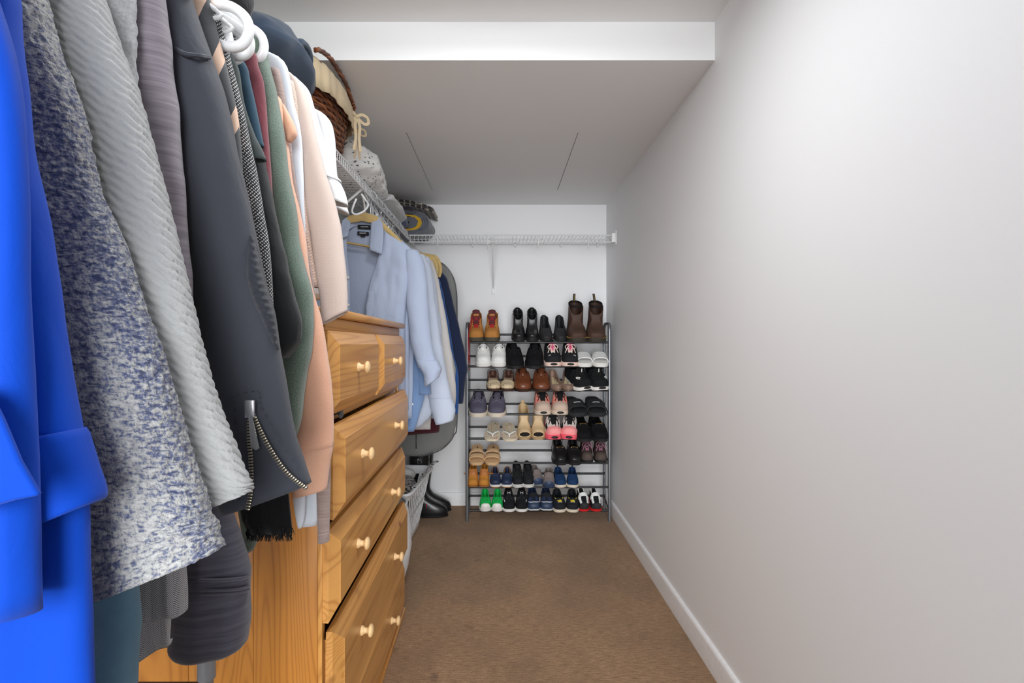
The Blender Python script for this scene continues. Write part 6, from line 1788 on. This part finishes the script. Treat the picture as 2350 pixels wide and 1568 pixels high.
# tier 5 -------------------------------------------------
def floral(name, base, cols, sc=60):
    n = NT(name, .6, .3); v = n.coords('Object'); d = n.node('ShaderNodeTexVoronoi'); d.inputs['Scale'].default_value = sc; n.link(v, d.inputs['Vector'])
    k = n.ramp(n.math('ADD', d.outputs['Distance'], n.math('MULTIPLY', n.noise(v, 150, 3), .3)), [(.42, (1, 1, 1, 1)), (.52, (0, 0, 0, 1))])
    sp = n.node('ShaderNodeSeparateXYZ'); n.link(d.outputs['Color'], sp.inputs[0])
    cc = n.ramp(sp.outputs[0], [(i / len(cols), rgb(*c)) for i, c in enumerate(cols)], 'CONSTANT')
    n.col(n.mix(k, rgb(*base), cc)); return n.m
FLO = floral('floral_footbed', (216, 204, 182), [(196, 70, 60), (214, 178, 70), (86, 108, 84), (208, 176, 160), (214, 206, 186), (196, 150, 132)], 62)
def flipflop(s, sd):
    s.base, s.spring, s.outl, s.e1, s.e2, s.o0, s.hs, s.prof = .016, .004, SH_OUT['wide'], .8, .75, .99, 1, [(0, .03), (1, .03)]
    s.sole(L_('cream_foam', (220, 206, 180), .7), .014, w=1.0); s.insole(FLO, .012, -.003, .97, 'footbed', .99)
    g = G(); c = Vector((sd * -.004, s.y(.15), .015))
    for sg in (-1, 1):
        g.tube(smoothpts([c, c + Vector((sg * .003, .006, .016)), Vector((sg * .022, s.y(.26), .034)), Vector((sg * .040, s.y(.36), .028)), Vector((sg * .043, s.y(.44), .012))], 5), [.0035] * 6 + [.0052] * 15, 8)
    g.build('thong_strap', WHL, s.r)
pair(flipflop, 'flip_flop', 'sandal', 'floral flip-flops with white straps', 5, (1130, 1170), .245, .104, fwd=.055, yaws=(-.06, .06))
BEIL = L_('beige_leather', (206, 178, 138), .5, .35, .2)
def peepboot(s, sd):
    s.upper(BEIL, 'round', 'ankle', .88, .485, .60, base=.014, shaft=.92, s0=.07); s.sole(L_('beige_sole', (176, 148, 110), .6), .015, w=1.02); s.block_heel(BEIL, .018)
    g = G(); ring = []
    q = .06
    hw, h = s.hw(.08) * .98, s.h(.07) * 1.02
    for a in np.linspace(0, 2 * math.pi, 28, endpoint=False):
        c, z = math.cos(a), math.sin(a); ring.append(Vector((hw * math.copysign(abs(c) ** .8, c), s.y(.065) - .004 * 0, s.base + s.lift(.06) + h * .42 + h * .42 * z)))
    g.tube(ring, .0042, 8, closed=True); g.build('toe_opening_rim', BEIL, s.r)
    g = G(); g.slab([Vector((p.x * .9, p.y - .0015, s.base + s.lift(.06) + h * .42 + (p.z - s.base - s.lift(.06) - h * .42) * .78)) for p in ring], (0, .0035, 0)); g.build('toe_opening', L_('dark_toe_shade', (28, 22, 18), .9), s.r)  # dark plate coloured to stand in for the shade inside the open toe
    g = G(); g.box(-.010, .010, s.y(.98) - .002, s.y(.98) + .003, s.base + .145, s.base + .172, .002); g.build('heel_tab', BEIL, s.r)
pair(peepboot, 'ankle_boot', 'boot', 'beige leather open-toe ankle boots', 5, (1203, 1235), .245, .094, fwd=.05, yaws=(.03, -.03))
HPK = L_('hot_coral_foam', (240, 96, 112), .55); WPM = L_('white_pink_mesh', (228, 214, 208), .8, .2, .5, 300)
def runner3(s, sd):
    s.upper(WPM, 'wide', 'low', 1.08, .43, .64, base=.030, spring=.018); s.sole(HPK, .034, w=1.08); s.tongue(BLKK, .24, .50, .021, .02); s.toecap(L_('coral_toe', (240, 150, 150), .7), .15, .001)
    s.laces(BLKLACE, .20, .42, 7, .018, .003, bow=True); s.bumper(BLKSOLE)
    for sg in (-1, 1): s.patch(BLKMESH, .16, .34, sg * .80, sg * .97, .002, 'side_panel', 5)
    if sd < 0:
        g = G()
        for dx in (.0, .022):
            g.tube(smoothpts([s.top(.34, dx, .008), s.top(.2, .006 + dx, .012), Vector((.014 + dx, s.y(.03), .055)), Vector((.010 + dx * 1.8, s.y(-.05), .0)), Vector((-.004 + dx * 1.4, s.y(-.06), -.05)), Vector((-.010 + dx, s.y(-.03), -.085))], 6), .0018, 5)
        g.build('dangling_lace', BLKLACE, s.r)
pair(runner3, 'running_shoe', 'shoe', 'white running shoes with hot coral soles', 5, (1270, 1307), .265, .108, fwd=.055, yaws=(.03, -.14))
def bit(s, q=.37, w=.020):
    g = G(); a, b = s.top(q, -w, .005), s.top(q, w, .005)
    m = s.top(q, 0, .007)
    g.tube(smoothpts([a, a.lerp(m, .5) + Vector((0, 0, .001)), m, m.lerp(b, .5) + Vector((0, 0, .001)), b], 4), .0020, 6)
    for p in (a, b): g.tube([p + Vector((.001, .0065 * math.cos(t_), .0065 * math.sin(t_) * .6)) for t_ in np.linspace(0, 2 * math.pi, 14, endpoint=False)], .0017, 6, closed=True)
    g.build('gold_bit', GOLD, s.r)
def loaf(mat, gloss=False):
    def f(s, sd):
        s.upper(mat, 'round', 'loafer', 1.0, .42, .66, base=.020); s.sole(BLKSOLE, .020, w=1.04); s.strap(mat, .355, .022, .0025, 'saddle_strap', .003); bit(s)
        s.insole(BLKL)
        g = G()
        g.tube(smoothpts([s.top(.30, -.026, .002), s.top(.18, -.027, .002), s.top(.10, -.016, .002), s.top(.085, 0, .002), s.top(.10, .016, .002), s.top(.18, .027, .002), s.top(.30, .026, .002)], 5), .0017, 5); g.build('apron_seam', mat, s.r)
    return f
pair(loaf(BLKS), 'loafer', 'shoe', 'black velvet loafers with gold bits', 5, (1339, 1376), .285, .110, fwd=.080, yaws=(.03, .04))

# tier 6 -------------------------------------------------
WOV = L_('tan_woven_raffia', (216, 180, 138), .7, .2, .8, 220)
def slide2(s, sd):
    s.base, s.spring, s.outl, s.e1, s.e2, s.o0, s.hs, s.prof = .020, .006, SH_OUT['wide'], .8, .75, .99, 1, [(0, .05), (1, .05)]
    s.sole(L_('tan_leather_sole', (206, 170, 128), .6), .020, w=1.0); s.insole(L_('tan_footbed', (196, 156, 112), .5), .012, -.002, .95, 'footbed', .99)
    for q0, q1, hh in ((.17, .31, .040), (.40, .52, .050)):
        g = G(); A = []
        for i in range(7):
            q = q0 + (q1 - q0) * i / 6; o_, n_ = [], []
            for a in np.linspace(0, math.pi, 19):
                c = math.cos(a); hw = s.W / 2 * interp1(q, s.outl) * 1.02
                o_.append(Vector((hw * math.copysign(abs(c) ** .75, c), s.y(q) - .012 * math.sin(a), .012 + (hh + .002 * i / 6) * math.sin(a) ** .7)))
                n_.append(Vector((hw * .94 * math.copysign(abs(c) ** .75, c), s.y(q) - .012 * math.sin(a), .011 + (hh - .005) * math.sin(a) ** .7)))
            A.append(o_ + n_[::-1])
        g.loft(A, True, True, True); g.build('strap', WOV, s.r, sharp=50)
    g = G(); g.box(-.004, .004, s.y(.74), s.y(.9), .0195, .0205); g.build('footbed_print', L_('brown_print', (110, 74, 46), .7), s.r)
pair(slide2, 'slide_sandal', 'sandal', 'tan woven two-strap slides', 6, (1094, 1130), .25, .100, fwd=.05, yaws=(.02, -.03))
pair(loaf(BLKL), 'loafer', 'shoe', 'shiny black leather loafers with gold bits', 6, (1285, 1318), .265, .098, fwd=.06, yaws=(.03, -.05))
KHB = L_('dark_brown_nubuck', (58, 48, 46), .85, .15, .4); PUR_ = L_('mauve_laces', (168, 108, 134), .8)
def kidhike(s, sd):
    s.upper(KHB, 'round', 'mid', .82, .43, .60, base=.018, shaft=.9); s.sole(BLKSOLE, .020, w=1.05); s.tongue(KHB, .30, .50, .018, .03); s.laces(PUR_, .22, .42, 5, .014, .0020); s.toecap(L_('brown_toe_cap', (78, 66, 60), .8), .15, .0014)
pair(kidhike, 'hiking_shoe', 'shoe', 'small dark brown hiking shoes with mauve laces', 6, (1346, 1377), .20, .080, fwd=.03, yaws=(.02, -.02))

# tier 7 -------------------------------------------------
WHT_ = L_('wheat_nubuck', (190, 128, 56), .8, .15, .4); CAM = L_('camel_strap_leather', (178, 112, 58), .6)
def velboot(s, sd):
    s.upper(WHT_, 'wide', 'mid', .70, .43, .60, base=.012, shaft=.95); s.sole(L_('honey_sole', (150, 96, 44), .6), .015, w=1.03)
    s.strap(CAM, .36, .018, .003, 'hook_strap', .003); s.strap(CAM, .415, .016, .012, 'hook_strap', .003, tail=.026, side=sd)
pair(velboot, 'child_boot', 'boot', 'small wheat nubuck boots with camel straps', 7, (1086, 1111), .155, .070, fwd=.03)
NVL = L_('navy_leather', (36, 48, 74), .5, .4)
def navvel(s, sd):
    s.upper(NVL, 'round', 'loafer', .84, .43, .66, base=.016); s.sole(WHSOLE, .016, w=1.06); s.sole(TANSOLE, .006, w=1.04, name='outsole', z0=-.004); s.strap(NVL, .33, .020, .003, 'hook_strap', .003); s.insole(TANSOLE)
    g = G(); qs = np.linspace(.46, .99, 10); g.tube([Vector((s.hw(q) * .60, s.y(q), s.base + s.h(q) + .001)) for q in qs] + [Vector((-s.hw(q) * .60, s.y(q), s.base + s.h(q) + .001)) for q in qs[::-1]], .0022, 6); g.build('collar_lining', TANSOLE, s.r)
pair(navvel, 'child_shoe', 'shoe', 'small navy leather strap shoes with brown lining', 7, (1137, 1163), .165, .074, fwd=.03, yaws=(.04, -.04))
def hitop(s, sd):
    s.upper(BLKMESH, 'round', 'mid', .72, .43, .62, base=.018, shaft=.95); s.sole(WHSOLE, .022, w=1.07); s.tongue(BLKK, .28, .5, .016, .024); s.laces(BLKLACE, .22, .42, 5, .013, .002); 
    g = G(); N = 30
    R_ = [Vector((s.W / 2 * interp1(q, s.outl) * 1.075, s.y(q) - (.004 if q < .05 else 0), .013 + s.lift(q))) for q in np.linspace(0, 1, N)]
    g.tube(R_ + [Vector((-p.x, p.y, p.z)) for p in R_[::-1]], .0011, 5, closed=True); g.build('sole_stripe', BLKSOLE, s.r)
pair(hitop, 'child_sneaker', 'shoe', 'small black high-top sneakers with white soles', 7, (1188, 1212), .165, .073, fwd=.035, yaws=(.10, .06))
GRK = L_('grey_nubuck', (122, 112, 108), .85, .15, .4); NVSOLE = L_('navy_rubber', (42, 58, 84), .5)
def greykid(s, sd):
    s.upper(GRK, 'wide', 'low', .76, .43, .64, base=.014); s.sole(NVSOLE, .018, w=1.06); s.toecap(NVSOLE, .05, .002); s.strap(GRK, .30, .014, .003, 'strap', .003); s.strap(GRK, .38, .014, .003, 'strap', .003); s.insole(L_('pale_grey_lining', (160, 158, 156), .8))
pair(greykid, 'child_sneaker', 'shoe', 'small grey nubuck sneakers with navy soles', 7, (1232, 1259), .155, .076, fwd=.025, yaws=(.18, -.06), each=({'dz': .0, 'fwd': .0}, {'fwd': .035}))
BLUK = L_('denim_blue_knit', (34, 58, 94), .9, .1, .6, 300)
def blueslip(s, sd):
    s.upper(BLUK, 'round', 'slip', .92, .44, .62, base=.016); s.sole(CREAM, .018, w=1.06); s.insole(NVL)
    g = G(); g.box(-.005, .005, s.y(.985) - .001, s.y(.985) + .003, s.base + .045, s.base + .070, .001); g.build('heel_tab', NVL, s.r)
    g = G(); g.lathe([(.0005, 0), (.003, 0), (.003, .0015), (.0005, .0015)], 8, s.top(.36, 0, .001)); g.build('top_stud', NVL, s.r)
pair(blueslip, 'child_slip_on', 'shoe', 'small blue knit slip-ons with cream soles', 7, (1285, 1313), .165, .077, fwd=.035, yaws=(.06, -.10))

# tier 8 -------------------------------------------------
GREENF = L_('bright_green_foam', (28, 182, 84), .5, .3); 
def greenf(s, sd):
    s.upper(GREENF, 'round', 'slip', .95, .46, .64, base=.016, e1=.7); s.sole(WHSOLE, .016, w=1.05); s.toecap(WHSOLE, .085, .0018); s.insole(GREENF)
    g = G()
    for i in range(7):
        for j in range(5):
            q = .19 + .034 * i; x = (j - 2) * .0075
            p = s.top(q, x, .0004); g.lathe([(.0004, 0), (.0019, 0), (.0019, .0006), (.0004, .0006)], 6, p)
    g.build('vent_holes', L_('dark_green_hole', (10, 96, 44), .8), s.r, kind='stuff')
pair(greenf, 'child_slip_on', 'shoe', 'small bright green perforated slip-ons with white toes', 8, (1114, 1141), .17, .077, fwd=.035, yaws=(.05, -.02))
def uasneak(s, sd):
    s.upper(BLKK, 'round', 'low', .82, .43, .64, base=.018, spring=.012); s.sole(WHSOLE, .020, w=1.06); s.tongue(BLKK, .24, .52, .018, .018); s.strap(BLKMESH, .31, .012, .004, 'band', .002)
    # white emblem: two arcs facing away, joined by a short bar
    c = s.top(.40, 0, .020); g = G()
    for sg in (-1, 1): g.tube(smoothpts([c + Vector((sg * .0095, 0, .0062)), c + Vector((sg * .0058, -.001, .0)), c + Vector((sg * .0095, -.002, -.0062))], 4), .0013, 5)
    g.tube([c + Vector((-.004, -.001, 0)), c + Vector((.004, -.001, 0))], .0013, 5); g.build('tongue_emblem', WHLACE, s.r)
    g = G(); g.tube(smoothpts([s.top(.20, sd * .029, .003), s.top(.27, sd * .030, .003), s.top(.32, sd * .033, .002)], 4), .0020, 5); g.build('side_mark', WHLACE, s.r)
pair(uasneak, 'child_sneaker', 'shoe', 'small black sneakers with a white tongue emblem', 8, (1168, 1197), .18, .083, fwd=.04, yaws=(.03, -.03))
NVM = L_('navy_mesh', (34, 46, 74), .8, .2, .5, 300)
def navysp(s, sd):
    s.upper(NVM, 'wide', 'low', .86, .43, .64, base=.018, spring=.012); s.sole(BLKSOLE, .012, w=1.05); s.sole(L_('grey_white_foam', (206, 204, 202), .6), .010, w=1.07, name='midsole', z0=.010); s.toecap(NVSOLE, .15, .0014); s.strap(BLKMESH, .40, .022, .006, 'hook_strap', .004)
    g = G(); g.tube(smoothpts([s.top(.24, -.036, .003), s.top(.15, -.026, .004), s.top(.125, 0, .004), s.top(.15, .026, .004), s.top(.24, .036, .003)], 5), .0022, 5); g.build('white_piping', WHLACE, s.r)
    s.laces(BLKLACE, .22, .36, 4, .013, .0018, bow=False)
pair(navysp, 'child_sneaker', 'shoe', 'small navy strap sneakers with white piping', 8, (1224, 1254), .18, .084, fwd=.04, yaws=(.04, -.02))
YELL = L_('yellow_print', (220, 196, 50), .6)
def yelslip(s, sd):
    s.upper(L_('black_canvas', (34, 36, 40), .85, .15, .5, 300), 'round', 'slip', .92, .44, .62, base=.018); s.sole(CREAM, .020, w=1.06); s.insole(BLKL)
    # yellow digger-like emblem with a line of print beneath
    s.patch(YELL, .20, .245, -.30, .34, .0022, 'emblem_base', 5); s.patch(YELL, .245, .285, -.05, .30, .0022, 'emblem_cab', 5, shape=lambda v: 1 - .5 * v); s.patch(YELL, .245, .27, -.32, -.16, .0022, 'emblem_arm', 3)
    g = G(); rnd = random.Random(3); x = -.014
    while x < .013:
        w = rnd.uniform(.0012, .002); p = s.top(.175, x, .0006); g.box(p.x, p.x + w, p.y - .002, p.y + .002, p.z, p.z + .0016); x += w + .0009
    g.build('emblem_print', L_('grey_lettering', (180, 180, 176), .6), s.r)
    for sg in (-1, 1):
        g = G(); g.tube(smoothpts([s.top(.34, sg * .022, .002), s.top(.41, sg * .026, .002), Vector((sg * .028, s.y(.48), s.base + .046))], 5), .0018, 5); g.build('elastic_gore', YELL, s.r)
pair(yelslip, 'child_slip_on', 'shoe', 'small black slip-ons with a yellow emblem', 8, (1283, 1313), .185, .086, fwd=.045, yaws=(.06, -.08))
REDS = L_('red_rubber', (206, 34, 38), .5)
def redwhite(s, sd):
    s.upper(BLKK, 'round', 'low', .84, .43, .64, base=.018, spring=.012); s.sole(REDS, .014, w=1.06); s.toecap(BLKRUB, .10, .0016); s.strap(WHL, .40, .020, .010, 'hook_strap', .005, tail=0)
    for sg in (-1, 1): s.patch(WHL, .12, .40, sg * .48, sg * .80, .0028, 'white_band', 6)
    g = G(); qs = np.linspace(.47, .99, 10); g.tube([Vector((s.hw(q) * .62, s.y(q), s.base + s.h(q) + .002)) for q in qs] + [Vector((-s.hw(q) * .62, s.y(q), s.base + s.h(q) + .002)) for q in qs[::-1]], .004, 6); g.build('padded_collar', WHL, s.r)
pair(redwhite, 'child_sneaker', 'shoe', 'small black and white sneakers with red soles', 8, (1338, 1366), .165, .074, fwd=.035, yaws=(.06, .02))
